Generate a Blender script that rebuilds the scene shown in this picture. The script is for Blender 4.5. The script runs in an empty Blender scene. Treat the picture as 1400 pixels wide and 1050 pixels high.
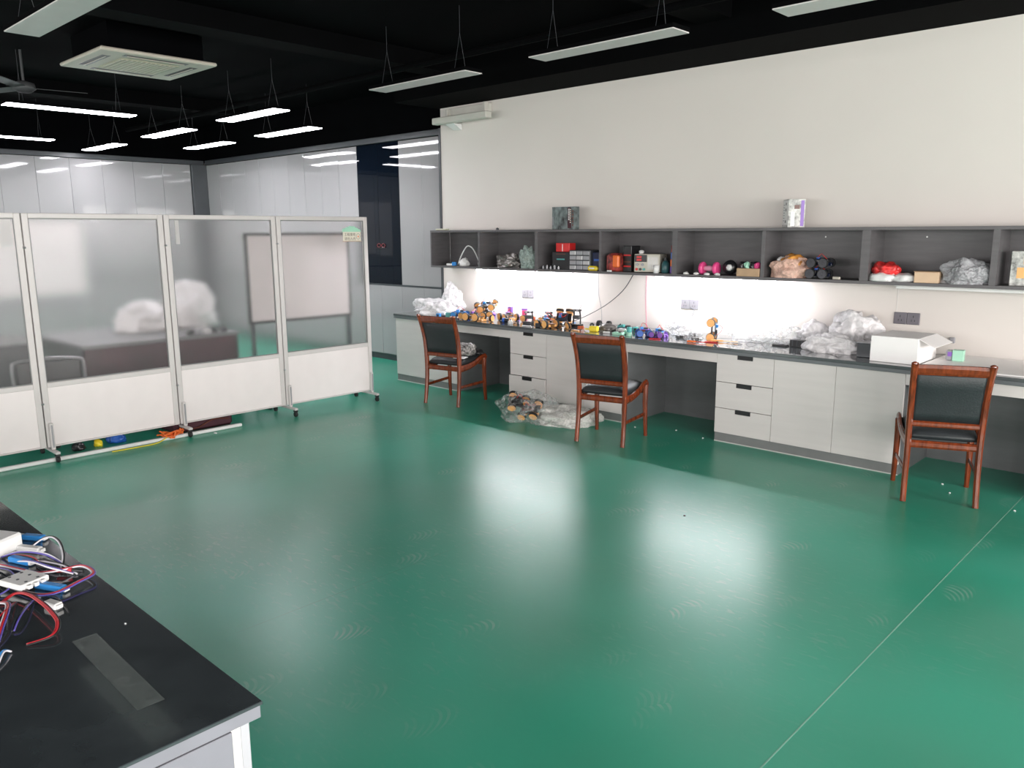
import bpy, bmesh, math, random
from mathutils import Vector, Matrix, noise
PI = math.pi
random.seed(7)
S = bpy.context.scene
COL = S.collection

# ---------------------------------------------------------------- camera
cam_d = bpy.data.cameras.new('camera'); cam = bpy.data.objects.new('camera', cam_d); COL.objects.link(cam)
cam_d.sensor_width = 36.0; cam_d.lens = 36.0 * 1093.085 / 1400; cam_d.clip_end = 100; cam_d.clip_start = 0.03
rt = Vector((0.72644941, 0.68719957, -0.00529119)); up = Vector((-0.12452332, 0.1391997, 0.98240388)); fw = Vector((-0.67584406, 0.71300784, -0.18669392))
mw = Matrix((rt, up, -fw)).transposed().to_4x4(); mw.translation = (0, 0, 1.65)
cam.matrix_world = mw
S.camera = cam

# ---------------------------------------------------------------- view, world, daylight
S.view_settings.view_transform = 'Standard'; S.view_settings.look = 'None'
S.view_settings.gamma = 1; S.view_settings.use_curve_mapping = False
S.view_settings.exposure = 0.2
w = bpy.data.worlds.new('world'); S.world = w; w.use_nodes = True
wn = w.node_tree.nodes; wn['Background'].inputs[0].default_value = (0.80, 0.88, 1.0, 1); wn['Background'].inputs[1].default_value = 1.2
DAY = 62.0          # watts per window opening
LAMP = 33.0          # emission of a lit ceiling panel
LED = 165.0          # emission of an under-shelf tube
WINS_FRONT = [(-11.6, 1.9), (-9.2, 1.9), (-6.8, 1.9), (-4.4, 1.9), (-2.0, 1.9), (0.4, 1.9), (2.6, 1.6)]
WINS_RIGHT = [(-2.2, 1.8), (0.1, 1.8), (2.4, 1.8), (4.7, 1.8)]
YF, XR, XL, YB = -3.6, 3.9, -13.1, 6.35
def window_light(loc, rot, sx, sy, power):
    l = bpy.data.lights.new('daylight', 'AREA'); l.shape = 'RECTANGLE'; l.size = sx; l.size_y = sy; l.energy = power; l.color = (1.0, 0.95, 0.92)
    o = bpy.data.objects.new('daylight', l); COL.objects.link(o); o.location = loc; o.rotation_euler = rot
for x, ww in WINS_FRONT: window_light((x, YF - 0.12, 1.75), (PI / 2, 0, 0), ww, 1.8, DAY * (1.0 if x > -8 else 0.65))
for y, ww in WINS_RIGHT: window_light((XR + 0.12, y, 1.75), (PI / 2, 0, PI / 2), ww, 1.8, DAY * 3.2)

# ---------------------------------------------------------------- materials
MATS = {}
def _new(name):
    m = bpy.data.materials.new(name); m.use_nodes = True; MATS[name] = m
    return m, m.node_tree.nodes, m.node_tree.links, m.node_tree.nodes['Principled BSDF']
def mat(name, col, rough=0.5, metal=0.0, var=0.06, scale=8.0, bump=0.0, bscale=60.0, coat=0.0, stretch=(1, 1, 1), emis=0.0, spec=0.5):
    m, n, l, b = _new(name)
    tc = n.new('ShaderNodeTexCoord'); mp = n.new('ShaderNodeMapping'); mp.inputs['Scale'].default_value = stretch
    l.new(tc.outputs['Object'], mp.inputs[0])
    nz = n.new('ShaderNodeTexNoise'); nz.inputs['Scale'].default_value = scale; nz.inputs['Detail'].default_value = 4; l.new(mp.outputs[0], nz.inputs[0])
    r = n.new('ShaderNodeValToRGB'); l.new(nz.outputs[0], r.inputs[0])
    c = Vector(col[:3])
    r.color_ramp.elements[0].color = (*(c * (1 - var)), 1); r.color_ramp.elements[1].color = (*[min(1, q) for q in c * (1 + var)], 1)
    r.color_ramp.elements[0].position = 0.3; r.color_ramp.elements[1].position = 0.7
    l.new(r.outputs[0], b.inputs['Base Color'])
    b.inputs['Roughness'].default_value = rough; b.inputs['Metallic'].default_value = metal
    b.inputs['Coat Weight'].default_value = coat; b.inputs['Coat Roughness'].default_value = 0.05
    b.inputs['Specular IOR Level'].default_value = spec
    if bump:
        n2 = n.new('ShaderNodeTexNoise'); n2.inputs['Scale'].default_value = bscale; n2.inputs['Detail'].default_value = 3; l.new(mp.outputs[0], n2.inputs[0])
        bp = n.new('ShaderNodeBump'); bp.inputs['Strength'].default_value = bump; bp.inputs['Distance'].default_value = 0.004
        l.new(n2.outputs[0], bp.inputs['Height']); l.new(bp.outputs[0], b.inputs['Normal'])
    if emis:
        b.inputs['Emission Color'].default_value = (*col[:3], 1); b.inputs['Emission Strength'].default_value = emis
    return m

def glassy(name, tint, rough, ior, mixglossy=None):
    m, n, l, b = _new(name); n.remove(b)
    out = n['Material Output']
    rf = n.new('ShaderNodeBsdfRefraction'); rf.inputs['Color'].default_value = (*tint, 1); rf.inputs['Roughness'].default_value = rough; rf.inputs['IOR'].default_value = ior
    gl = n.new('ShaderNodeBsdfGlossy'); gl.inputs['Roughness'].default_value = 0.38
    fr = n.new('ShaderNodeFresnel'); fr.inputs['IOR'].default_value = 1.45
    tr = n.new('ShaderNodeBsdfTranslucent'); tr.inputs['Color'].default_value = (0.8, 0.8, 0.8, 1)
    nz = n.new('ShaderNodeTexNoise'); nz.inputs['Scale'].default_value = 220
    bp = n.new('ShaderNodeBump'); bp.inputs['Strength'].default_value = 0.12; l.new(nz.outputs[0], bp.inputs['Height'])
    l.new(bp.outputs[0], rf.inputs['Normal'])
    m0 = n.new('ShaderNodeMixShader'); m0.inputs[0].default_value = mixglossy or 0.0
    l.new(rf.outputs[0], m0.inputs[1]); l.new(tr.outputs[0], m0.inputs[2])
    m1 = n.new('ShaderNodeMixShader'); l.new(fr.outputs[0], m1.inputs[0]); l.new(m0.outputs[0], m1.inputs[1]); l.new(gl.outputs[0], m1.inputs[2])
    l.new(m1.outputs[0], out.inputs[0])
    return m

def film(name, col, alpha, rough=0.3, bump=0.5, bscale=30):
    m, n, l, b = _new(name)
    tc = n.new('ShaderNodeTexCoord'); nz = n.new('ShaderNodeTexNoise'); nz.inputs['Scale'].default_value = bscale; nz.inputs['Detail'].default_value = 5; nz.inputs['Distortion'].default_value = 1.5
    l.new(tc.outputs['Object'], nz.inputs[0])
    bp = n.new('ShaderNodeBump'); bp.inputs['Strength'].default_value = bump; bp.inputs['Distance'].default_value = 0.02
    l.new(nz.outputs[0], bp.inputs['Height']); l.new(bp.outputs[0], b.inputs['Normal'])
    b.inputs['Base Color'].default_value = (*col, 1); b.inputs['Roughness'].default_value = rough
    mr = n.new('ShaderNodeMapRange'); mr.inputs['From Min'].default_value = 0.35; mr.inputs['From Max'].default_value = 0.65
    mr.inputs['To Min'].default_value = max(0, alpha - 0.15); mr.inputs['To Max'].default_value = min(1, alpha + 0.2)
    l.new(nz.outputs[0], mr.inputs[0]); l.new(mr.outputs[0], b.inputs['Alpha'])
    return m

wall_m = mat('wall paint', (0.69, 0.645, 0.605), 0.6, var=0.02, scale=1.2, bump=0.1, bscale=150)
ceil_m = mat('black ceiling paint', (0.0014, 0.0015, 0.0020), 0.9, var=0.2, scale=2, spec=0.04)
ceil2_m = mat('black duct paint', (0.0017, 0.0018, 0.0021), 0.9, var=0.2, scale=2, spec=0.05)
gloss_m = mat('glossy light grey laminate', (0.345, 0.335, 0.342), 0.035, var=0.015, scale=1.5, coat=0.3)
gloss2_m = mat('satin warm grey laminate', (0.68, 0.635, 0.62), 0.28, var=0.03, scale=2.0, stretch=(1, 1, 12))
carc_m = mat('carcass grey laminate', (0.16, 0.165, 0.17), 0.4, var=0.06, scale=4, stretch=(1, 1, 6))
dark_m = mat('dark grey trim', (0.055, 0.06, 0.068), 0.35, var=0.08)
plinth_m = mat('grey plinth laminate', (0.20, 0.20, 0.20), 0.4, var=0.06)
caulk_m = mat('white caulk', (0.6, 0.6, 0.57), 0.6)
shelf_m = mat('slate grey laminate', (0.108, 0.102, 0.106), 0.42, var=0.1, scale=5, stretch=(1, 1, 8))
top_m = mat('dark stone laminate worktop', (0.10, 0.11, 0.115), 0.07, var=0.08, scale=20, coat=0.6)
topedge_m = mat('worktop edge band', (0.14, 0.15, 0.16), 0.35, var=0.05)
bglass_m = mat('smoked cabinet glass', (0.004, 0.007, 0.013), 0.02, var=0.1, spec=0.35)
blackglass_m = mat('black glossy desk top', (0.040, 0.049, 0.054), 0.13, var=0.15, scale=12, coat=0.5)
alu_m = mat('white powder coated frame', (0.60, 0.565, 0.555), 0.35, var=0.02)
alu2_m = mat('grey aluminium', (0.45, 0.45, 0.46), 0.3, metal=0.7, var=0.03)
white_m = mat('white panel', (0.80, 0.735, 0.73), 0.45, var=0.015)
plast_w = mat('white plastic', (0.75, 0.75, 0.74), 0.35, var=0.03)
plast_g = mat('pale grey green lamp diffuser', (0.62, 0.58, 0.575), 0.5, var=0.03)
wood_m = mat('cherry stained wood', (0.17, 0.032, 0.010), 0.2, var=0.45, scale=5, stretch=(10, 10, 1.2), coat=0.3)
leath_m = mat('black leather', (0.018, 0.022, 0.025), 0.48, spec=0.5, var=0.15, bump=0.3, bscale=120)
black_m = mat('black plastic', (0.010, 0.010, 0.012), 0.35, var=0.1)
rub_m = mat('black rubber', (0.014, 0.014, 0.014), 0.7, var=0.1)
yel_m = mat('orange yellow plastic', (0.90, 0.46, 0.16), 0.4, var=0.06)
yel2_m = mat('bright yellow plastic', (0.85, 0.66, 0.03), 0.4, var=0.05)
blue_m = mat('blue plastic', (0.02, 0.10, 0.42), 0.35, var=0.08)
blue2_m = mat('bright blue plastic', (0.03, 0.24, 0.62), 0.35, var=0.05)
teal_m = mat('teal plastic', (0.08, 0.38, 0.36), 0.4, var=0.06)
mint_m = mat('mint green plastic', (0.36, 0.66, 0.50), 0.4, var=0.06)
pur_m = mat('purple plastic', (0.22, 0.10, 0.45), 0.4, var=0.06)
red_m = mat('red plastic', (0.60, 0.02, 0.02), 0.4, var=0.06)
orange_m = mat('orange plastic', (0.80, 0.16, 0.03), 0.4, var=0.06)
pink_m = mat('pink plastic', (0.75, 0.07, 0.25), 0.4, var=0.06)
brown_m = mat('brown plastic', (0.12, 0.035, 0.02), 0.4, var=0.2)
pcb_m = mat('dark circuit board', (0.02, 0.03, 0.05), 0.4, var=0.3, scale=60)
steel_m = mat('bare steel', (0.5, 0.5, 0.52), 0.3, metal=0.9, var=0.03)
card_m = mat('brown cardboard', (0.46, 0.31, 0.19), 0.7, var=0.08, scale=12)
card2_m = mat('light cardboard', (0.70, 0.50, 0.34), 0.7, var=0.05, scale=12)
lamp_m = mat('lit lamp panel', (0.97, 0.95, 1.0), 0.5, emis=LAMP, var=0.0)
led_m = mat('lit tube', (0.95, 0.95, 1.0), 0.5, emis=LED, var=0.0)
frost_m = glassy('patterned privacy glass', (0.97, 0.96, 0.96), 0.24, 1.22, 0.05)
bag_m = film('white thin plastic film', (0.86, 0.84, 0.85), 0.80, 0.35, 0.7, 14)
bagclear_m = film('clear plastic film', (0.84, 0.86, 0.86), 0.22, 0.32, 0.8, 14)
baggrey_m = film('grey plastic film', (0.40, 0.40, 0.42), 0.92, 0.3, 0.7)
bagpink_m = film('peach plastic film', (0.80, 0.52, 0.42), 0.85, 0.35)
tape_m = film('clear tape', (0.16, 0.19, 0.18), 0.35, 0.3, 0.05)
maroon_m = mat('maroon fabric', (0.05, 0.010, 0.018), 0.7, var=0.2)
silver_m = mat('silver foil', (0.20, 0.185, 0.175), 0.32, metal=0.6, var=0.1, bump=0.6, bscale=20)
cream_m = mat('cream card', (0.72, 0.68, 0.58), 0.5, var=0.03)
printdark_m = mat('dark picture print', (0.10, 0.125, 0.125), 0.4, var=0.98, scale=14, stretch=(1.6, 1, 1.0))
printlight_m = mat('light picture print', (0.42, 0.42, 0.40), 0.4, var=0.7, scale=30)
redmesh_m = mat('red and white netting print', (0.26, 0.035, 0.03), 0.5, var=0.98, scale=26)
food_m = mat('orange and red snack print', (0.75, 0.26, 0.05), 0.5, var=0.7, scale=20)
skyp_m = mat('lens grey', (0.3, 0.3, 0.32), 0.2)

def floor_material():
    m, n, l, b = _new('green vinyl floor')
    geo = n.new('ShaderNodeNewGeometry')
    def nz(scale, det=5, dist=0.0, st=None):
        x = n.new('ShaderNodeTexNoise'); x.inputs['Scale'].default_value = scale; x.inputs['Detail'].default_value = det; x.inputs['Distortion'].default_value = dist
        if st:
            mp = n.new('ShaderNodeMapping'); mp.inputs['Scale'].default_value = st; mp.inputs['Rotation'].default_value = (0, 0, 0.5); l.new(geo.outputs['Position'], mp.inputs[0]); l.new(mp.outputs[0], x.inputs[0])
        else: l.new(geo.outputs['Position'], x.inputs[0])
        return x.outputs[0]
    def ramp(src, a, c, v0=0.0, v1=1.0):
        r = n.new('ShaderNodeMapRange'); r.inputs['From Min'].default_value = a; r.inputs['From Max'].default_value = c; r.inputs['To Min'].default_value = v0; r.inputs['To Max'].default_value = v1
        l.new(src, r.inputs[0]); return r.outputs[0]
    def math_(op, a, c):
        x = n.new('ShaderNodeMath'); x.operation = op
        for i, q in enumerate((a, c)):
            if isinstance(q, (int, float)): x.inputs[i].default_value = q
            else: l.new(q, x.inputs[i])
        return x.outputs[0]
    base = n.new('ShaderNodeMix'); base.data_type = 'RGBA'
    base.inputs[6].default_value = (0.014, 0.27, 0.165, 1); base.inputs[7].default_value = (0.026, 0.36, 0.235, 1)
    l.new(ramp(nz(0.9, 1), 0.35, 0.65), base.inputs[0])
    # faint streaky scuffs, in drifts
    dust = math_('MULTIPLY', ramp(nz(0.8, 1), 0.40, 0.75), ramp(nz(13, 2, 0.8, (1, 3.0, 1)), 0.56, 0.72))
    # shoe prints: ovals of fine tread lines in scattered cells
    mp = n.new('ShaderNodeMapping'); mp.inputs['Scale'].default_value = (1, 0.55, 1); mp.inputs['Rotation'].default_value = (0, 0, 0.5)
    l.new(geo.outputs['Position'], mp.inputs[0])
    vo = n.new('ShaderNodeTexVoronoi'); vo.inputs['Scale'].default_value = 4.0; l.new(mp.outputs[0], vo.inputs[0])
    loc = n.new('ShaderNodeVectorMath'); loc.operation = 'SUBTRACT'; l.new(mp.outputs[0], loc.inputs[0]); l.new(vo.outputs['Position'], loc.inputs[1])
    sx = n.new('ShaderNodeSeparateXYZ'); l.new(loc.outputs[0], sx.inputs[0])
    ln = n.new('ShaderNodeVectorMath'); ln.operation = 'LENGTH'; l.new(loc.outputs[0], ln.inputs[0])
    bend = math_('ADD', sx.outputs['Y'], math_('MULTIPLY', math_('MULTIPLY', sx.outputs['X'], sx.outputs['X']), 6.0))
    ring = ramp(math_('SINE', math_('MULTIPLY', bend, 330.0), 0.0), -0.1, 0.6)
    near = ramp(ln.outputs['Value'], 0.052, 0.072, 1.0, 0.0)
    sep = n.new('ShaderNodeSeparateColor'); l.new(vo.outputs['Color'], sep.inputs[0])
    pick = ramp(sep.outputs[0], 0.40, 0.75)
    foot = math_('MULTIPLY', math_('MULTIPLY', ring, near), math_('MULTIPLY', pick, ramp(nz(7, 1), 0.35, 0.6)))
    tot = math_('ADD', math_('MULTIPLY', dust, 0.30), math_('ADD', math_('MULTIPLY', foot, 0.40), math_('MULTIPLY', ramp(nz(1.1, 2), 0.35, 0.70), 0.13)))
    tot2 = n.new('ShaderNodeClamp'); l.new(tot, tot2.inputs[0])
    mx = n.new('ShaderNodeMix'); mx.data_type = 'RGBA'; mx.inputs[7].default_value = (0.30, 0.42, 0.36, 1)
    l.new(tot2.outputs[0], mx.inputs[0]); l.new(base.outputs[2], mx.inputs[6]); l.new(mx.outputs[2], b.inputs['Base Color'])
    rg = math_('ADD', 0.305, math_('MULTIPLY', tot2.outputs[0], 0.03))
    l.new(rg, b.inputs['Roughness']); b.inputs['Specular IOR Level'].default_value = 0.5
    return m
floor_m = floor_material()
seam_m = mat('pale weld bead', (0.20, 0.42, 0.33), 0.5)
seam2_m = mat('green weld bead', (0.05, 0.30, 0.20), 0.32)

# ---------------------------------------------------------------- mesh helpers
class MB:
    def __init__(s): s.bm = bmesh.new()
    def _fin(s, f0, mi):
        for f in s.bm.faces[f0:] if f0 else s.bm.faces: f.material_index = mi
    def box(s, c, d, bev=0.0, rot=None, mi=0, seg=1):
        n0 = len(s.bm.faces)
        M = Matrix.Translation(Vector(c)) @ (rot.to_4x4() if rot is not None else Matrix()) @ Matrix.Diagonal((*d, 1))
        g = bmesh.ops.create_cube(s.bm, size=1.0, matrix=M)
        if bev > 0:
            es = list({e for v in g['verts'] for e in v.link_edges})
            bmesh.ops.bevel(s.bm, geom=es, offset=bev, segments=seg, affect='EDGES', profile=0.5, clamp_overlap=True)
        s.bm.faces.ensure_lookup_table()
        for f in s.bm.faces[n0:] if bev <= 0 else [f for f in s.bm.faces if f.tag is False and f.index >= -1 and f not in s._old]: f.material_index = mi
        s.mark(); return s
    _old = ()
    def mark(s):
        s._old = set(s.bm.faces)
    def b(s, x0, x1, y0, y1, z0, z1, bev=0.0, mi=0):
        return s.box(((x0 + x1) / 2, (y0 + y1) / 2, (z0 + z1) / 2), (abs(x1 - x0), abs(y1 - y0), abs(z1 - z0)), bev, None, mi)
    def rings(s, rs, caps=True, mi=0, closed=False):
        vs = [[s.bm.verts.new(p) for p in r] for r in rs]; n = len(vs[0]); k = len(vs)
        for i in range(k if closed else k - 1):
            a, c = vs[i], vs[(i + 1) % k]
            for j in range(n):
                f = s.bm.faces.new((a[j], a[(j + 1) % n], c[(j + 1) % n], c[j])); f.material_index = mi
        if caps and not closed:
            for r in (list(reversed(vs[0])), vs[-1]):
                try: f = s.bm.faces.new(r); f.material_index = mi
                except ValueError: pass
        s.mark(); return s
    def tube(s, pts, r, seg=8, mi=0, closed=False):
        P = [Vector(p) for p in pts]; rs = []; nrm = None
        for i, p in enumerate(P):
            if closed: t = (P[(i + 1) % len(P)] - P[i - 1]).normalized()
            else: t = (P[min(i + 1, len(P) - 1)] - P[max(i - 1, 0)]).normalized()
            if nrm is None:
                a = Vector((0, 0, 1)) if abs(t.z) < 0.9 else Vector((1, 0, 0)); nrm = t.cross(a).normalized()
            nrm = (nrm - t * nrm.dot(t)).normalized(); bn = t.cross(nrm)
            rr = r[i] if isinstance(r, (list, tuple)) else r
            rs.append([p + (nrm * math.cos(2 * PI * j / seg) + bn * math.sin(2 * PI * j / seg)) * rr for j in range(seg)])
        return s.rings(rs, True, mi, closed)
    def cyl(s, p0, p1, r, seg=16, mi=0, r2=None):
        return s.tube([p0, p1], [r, r if r2 is None else r2], seg, mi)
    def bar(s, pts, wx, wy, side=Vector((1, 0, 0)), mi=0):
        """rounded rectangular section swept; side = width direction"""
        P = [Vector(p) for p in pts]; rs = []
        for i, p in enumerate(P):
            t = (P[min(i + 1, len(P) - 1)] - P[max(i - 1, 0)]).normalized()
            a = (side - t * side.dot(t)).normalized(); c = t.cross(a)
            ax = wx[i] if isinstance(wx, (list, tuple)) else wx; ay = wy[i] if isinstance(wy, (list, tuple)) else wy
            k = 0.28
            sec = []
            for (u, v) in ((1, 1 - 2 * k), (1 - 2 * k, 1), (-1 + 2 * k, 1), (-1, 1 - 2 * k), (-1, -1 + 2 * k), (-1 + 2 * k, -1), (1 - 2 * k, -1), (1, -1 + 2 * k)):
                sec.append(p + a * (u * ax / 2) + c * (v * ay / 2))
            rs.append(sec)
        return s.rings(rs, True, mi)
    def lathe(s, prof, c=(0, 0, 0), axis='Z', seg=20, mi=0):
        rs = []
        for r, h in prof:
            ring = []
            for j in range(seg):
                a = 2 * PI * j / seg; u, v = r * math.cos(a), r * math.sin(a)
                q = {'Z': (u, v, h), 'X': (h, u, v), 'Y': (v, h, u)}[axis]
                ring.append(Vector(c) + Vector(q))
            rs.append(ring)
        return s.rings(rs, True, mi)
    def blob(s, c, d, seed=0, amp=0.25, freq=2.0, sub=4, flat=True, mi=0):
        g = bmesh.ops.create_icosphere(s.bm, subdivisions=sub, radius=1.0)
        for v in g['verts']:
            p = v.co.copy()
            q = p * freq + Vector((seed * 3.1, seed * 1.7, seed * 0.9))
            d1 = noise.voronoi(q * 1.1)[0]; d2 = noise.voronoi(q * 2.6)[0]
            k = 1 + amp * (noise.noise(q) * 1.1 + 0.15 - 0.75 * (d1[1] - d1[0]) - 0.30 * (d2[1] - d2[0]) + 0.25)
            p = p * k
            if flat and p.z < -0.55: p.z = -0.55 - (p.z + 0.55) * 0.05
            v.co = Vector(c) + Vector((p.x * d[0] / 2, p.y * d[1] / 2, (p.z + (0.55 if flat else 0)) * d[2] / (1.55 if flat else 2)))
        s.mark(); return s
    def xf(s, M):
        bmesh.ops.transform(s.bm, matrix=M, verts=s.bm.verts); return s
    def build(s, name, mats, parent=None, smooth=False, loc=None, rot=None):
        bmesh.ops.recalc_face_normals(s.bm, faces=s.bm.faces)
        me = bpy.data.meshes.new(name); s.bm.to_mesh(me); s.bm.free()
        for m in (mats if isinstance(mats, (list, tuple)) else [mats]): me.materials.append(m)
        if smooth:
            for p in me.polygons: p.use_smooth = True
        o = bpy.data.objects.new(name, me); COL.objects.link(o)
        if parent is not None: o.parent = parent
        if loc is not None: o.location = loc
        if rot is not None: o.rotation_euler = rot
        return o
def tag(o, label, cat, group=None):
    o['label'] = label; o['category'] = cat
    if group: o['group'] = group
    return o
def thing(name, label, cat, loc=(0, 0, 0), rz=0.0, group=None, rot=None):
    o = bpy.data.objects.new(name, None); COL.objects.link(o); o.empty_display_size = 0.05
    o.location = loc; o.rotation_euler = rot if rot else (0, 0, rz)
    return tag(o, label, cat, group)
def struct(o): o['kind'] = 'structure'; return o
def kids(o): return [c for c in bpy.data.objects if c.parent == o]
def dup(root, loc, rz, label, group=None):
    r = root.copy(); COL.objects.link(r); r.location = loc; r.rotation_euler = (0, 0, rz); r['label'] = label
    if group: r['group'] = group
    for ch in kids(root):
        c = ch.copy(); COL.objects.link(c); c.parent = r
        for g in kids(ch):
            d = g.copy(); COL.objects.link(d); d.parent = c
    return r
def smoothpts(pts, n=6):
    P = [Vector(p) for p in pts]; out = []
    for i in range(len(P) - 1):
        p0, p1, p2, p3 = P[max(i - 1, 0)], P[i], P[i + 1], P[min(i + 2, len(P) - 1)]
        for k in range(n):
            t = k / n
            out.append(0.5 * ((2 * p1) + (-p0 + p2) * t + (2 * p0 - 5 * p1 + 4 * p2 - p3) * t * t + (-p0 + 3 * p1 - 3 * p2 + p3) * t ** 3))
    out.append(P[-1]); return out

# ================================================================ STRUCTURE
fl = struct(MB().b(XL - 0.6, XR + 0.3, YF - 0.3, 7.2, -0.12, -0.004).build('floor', plinth_m))
x = -0.975 - 2.01 * 6; k = 0
while x < XR + 0.3:
    x0, x1 = max(x, XL - 0.6), min(x + 2.01, XR + 0.3)
    MB().b(x0 + 0.002, x1 - 0.002, YF - 0.3, 7.2, -0.004, 0.0).build('vinyl_sheet', floor_m, fl)
    if k: MB().b(x0 - 0.0025, x0 + 0.0025, YF - 0.3, 7.2, -0.0035, 0.0006 if k == 6 else 0.0001).build('weld_bead', seam_m if k == 6 else seam2_m, fl)
    x += 2.01; k += 1
struct(MB().b(XL - 0.6, XR + 0.3, YF - 0.3, 7.2, 3.35, 3.5).build('ceiling', ceil_m))
struct(MB().b(-7.12, XR + 0.3, YB, YB + 0.2, 0, 3.03).build('wall_back', wall_m))
struct(MB().b(-7.155, -7.12, YB - 0.012, YB + 0.35, 0, 2.82, 0.002).build('trim_1', dark_m))
struct(MB().b(-7.155, XR + 0.3, 5.72, YB + 0.2, 3.03, 3.35).build('trim_2', ceil2_m))
struct(MB().b(XL - 0.6, -7.13, 7.0, 7.2, 0, 3.35).build('wall_back_recess', wall_m))
struct(MB().b(XL - 0.6, XL - 0.45, YF - 0.3, 7.2, 0, 3.35).build('wall_left', wall_m))
struct(MB().b(XL - 0.5, -7.155, 6.46, 7.0, 2.83, 3.35).build('trim_3', ceil_m))
struct(MB().b(XL - 0.5, XL - 0.01, YF, 6.46, 2.83, 3.35).build('trim_4', ceil_m))
# corner post and friezes over the tall storage wall
struct(MB().b(XL - 0.02, XL + 0.05, 6.20, 6.47, 0, 2.76, 0.004).build('trim_5', dark_m))
struct(MB().b(XL + 0.05, -7.155, 6.425, 6.46, 2.762, 2.83, 0.003).build('trim_6', dark_m))
struct(MB().b(XL - 0.04, XL + 0.02, YF, 6.425, 2.762, 2.83, 0.003).build('trim_7', dark_m))
# window walls
def window_wall(name, along, fixed, wins, lo, hi, zt=3.35):
    mb = MB(); z0, z1 = 0.85, 2.65; cur = lo
    def bx(a, c, za, zb):
        if along == 'x': mb.b(a, c, fixed - 0.2, fixed, za, zb)
        else: mb.b(fixed, fixed + 0.2, a, c, za, zb)
    for c, ww in sorted(wins):
        bx(cur, c - ww / 2, 0, zt); bx(c - ww / 2, c + ww / 2, 0, z0); bx(c - ww / 2, c + ww / 2, z1, zt); cur = c + ww / 2
    bx(cur, hi, 0, zt)
    return struct(mb.build(name, wall_m))
window_wall('wall_front', 'x', YF, WINS_FRONT, XL - 0.45, XR)
window_wall('wall_right', 'y', XR, WINS_RIGHT, YF - 0.2, 6.35)
k = 1
def window(c, ww, along, fixed):
    global k
    mb = MB(); z0, z1 = 0.85, 2.65; t = 0.05
    def bx(a, b_, za, zb):
        if along == 'x': mb.b(a, b_, fixed - 0.09, fixed - 0.03, za, zb, 0.004)
        else: mb.b(fixed + 0.03, fixed + 0.09, a, b_, za, zb, 0.004)
    bx(c - ww / 2, c - ww / 2 + t, z0, z1); bx(c + ww / 2 - t, c + ww / 2, z0, z1); bx(c - ww / 2 + t, c + ww / 2 - t, z0, z0 + t); bx(c - ww / 2 + t, c + ww / 2 - t, z1 - t, z1)
    bx(c - t / 2, c + t / 2, z0 + t, z1 - t)
    struct(mb.build('window_%d' % k, alu_m)); k += 1
for c, ww in WINS_FRONT: window(c, ww, 'x', YF)
for c, ww in WINS_RIGHT: window(c, ww, 'y', XR)
# beams of the open black ceiling
for i, bx in enumerate((-10.4, -6.3, -3.3, 0.8)):
    struct(MB().b(bx - 0.14, bx + 0.14, YF, 5.72, 3.2, 3.35).build('trim_%d' % (8 + i), ceil2_m))

# ================================================================ TALL STORAGE WALL
def tall_unit(label, x0, x1, kinds, left=False, grp='tall glossy storage cabinets', tilt=0.0):
    """fronts on the plane y=0 of the unit, facing -y; x0..x1 in local coordinates"""
    W = x1 - x0
    t = thing('storage_cabinet', label, 'cabinet', group=grp)
    if left: t.location = (XL, x0, 0); t.rotation_euler = (0, 0, PI / 2)
    else: t.location = (x0, 6.45, 0)
    H = 2.758
    m = MB(); m.b(0.0005, 0.018, 0.025, 0.5, 0.07, H); m.b(W - 0.018, W - 0.0005, 0.025, 0.5, 0.07, H); m.b(0.018, W - 0.018, 0.48, 0.5, 0.07, H)
    for z in (0.07, 0.97, H - 0.018): m.b(0.018, W - 0.018, 0.025, 0.48, z, z + 0.018)
    m.build('carcass', carc_m, t)
    MB().b(0.0005, W - 0.0005, 0.03, 0.06, 0, 0.07).build('plinth', dark_m, t)
    n = len(kinds); dw = W / n
    glassy_ = False
    for i, kd in enumerate(kinds):
        a, c = i * dw + 0.0015, (i + 1) * dw - 0.0015
        def door(nm, z0, z1, mt):
            cx, cz = (a + c) / 2, (z0 + z1) / 2
            r = random.Random(int(x0 * 100) + i * 7 + int(z0 * 10))
            return MB().box((0, 0, 0), (c - a, 0.02, z1 - z0), 0.0015).build(nm, mt, t, loc=(cx, 0.010, cz), rot=(math.radians(r.uniform(-.12, .12)), 0, math.radians(r.uniform(-.22, .22))))
        door('lower_door', 0.085, 0.975, gloss_m)
        if kd == 'g': door('glass_door', 1.0, H - 0.004, bglass_m); glassy_ = True
        else: door('upper_door', 1.0, H - 0.004, gloss_m)
    MB().b(0.0015, W - 0.0015, 0.004, 0.024, 0.977, 0.998).build('gap_rail', dark_m, t)
    return t
P = 0.43
tall_unit('tall glossy grey cabinet at the right end, against the white wall corner', -7.165 - 2 * P, -7.165, 'dd')
tall_unit('tall cabinet with two dark smoked glass upper doors', -7.165 - 4 * P, -7.165 - 2 * P, 'gg')
names = ['tall glossy grey cabinet directly left of the smoked glass cabinet', 'second tall glossy grey cabinet left of the smoked glass one', 'third tall glossy grey cabinet left of the smoked glass one', 'fourth tall glossy grey cabinet left of the smoked glass one, next to corner cabinet', 'tall glossy grey cabinet touching the right side of the dark corner post']
xs = -7.165 - 4 * P; wd = (xs - (XL + 0.055)) / 5
for i, nm in enumerate(names): tall_unit(nm, xs - (i + 1) * wd, xs - i * wd, 'dd')
ord_ = ['first', 'second', 'third', 'fourth', 'fifth', 'sixth']
y = 6.195
for i in range(6):
    tall_unit('tall glossy cabinet on the far left wall, %s from the dark corner post' % ord_[i], y - 0.915, y, 'dd', left=True, grp='tall cabinets on the far left wall')
    y -= 0.915
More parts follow.
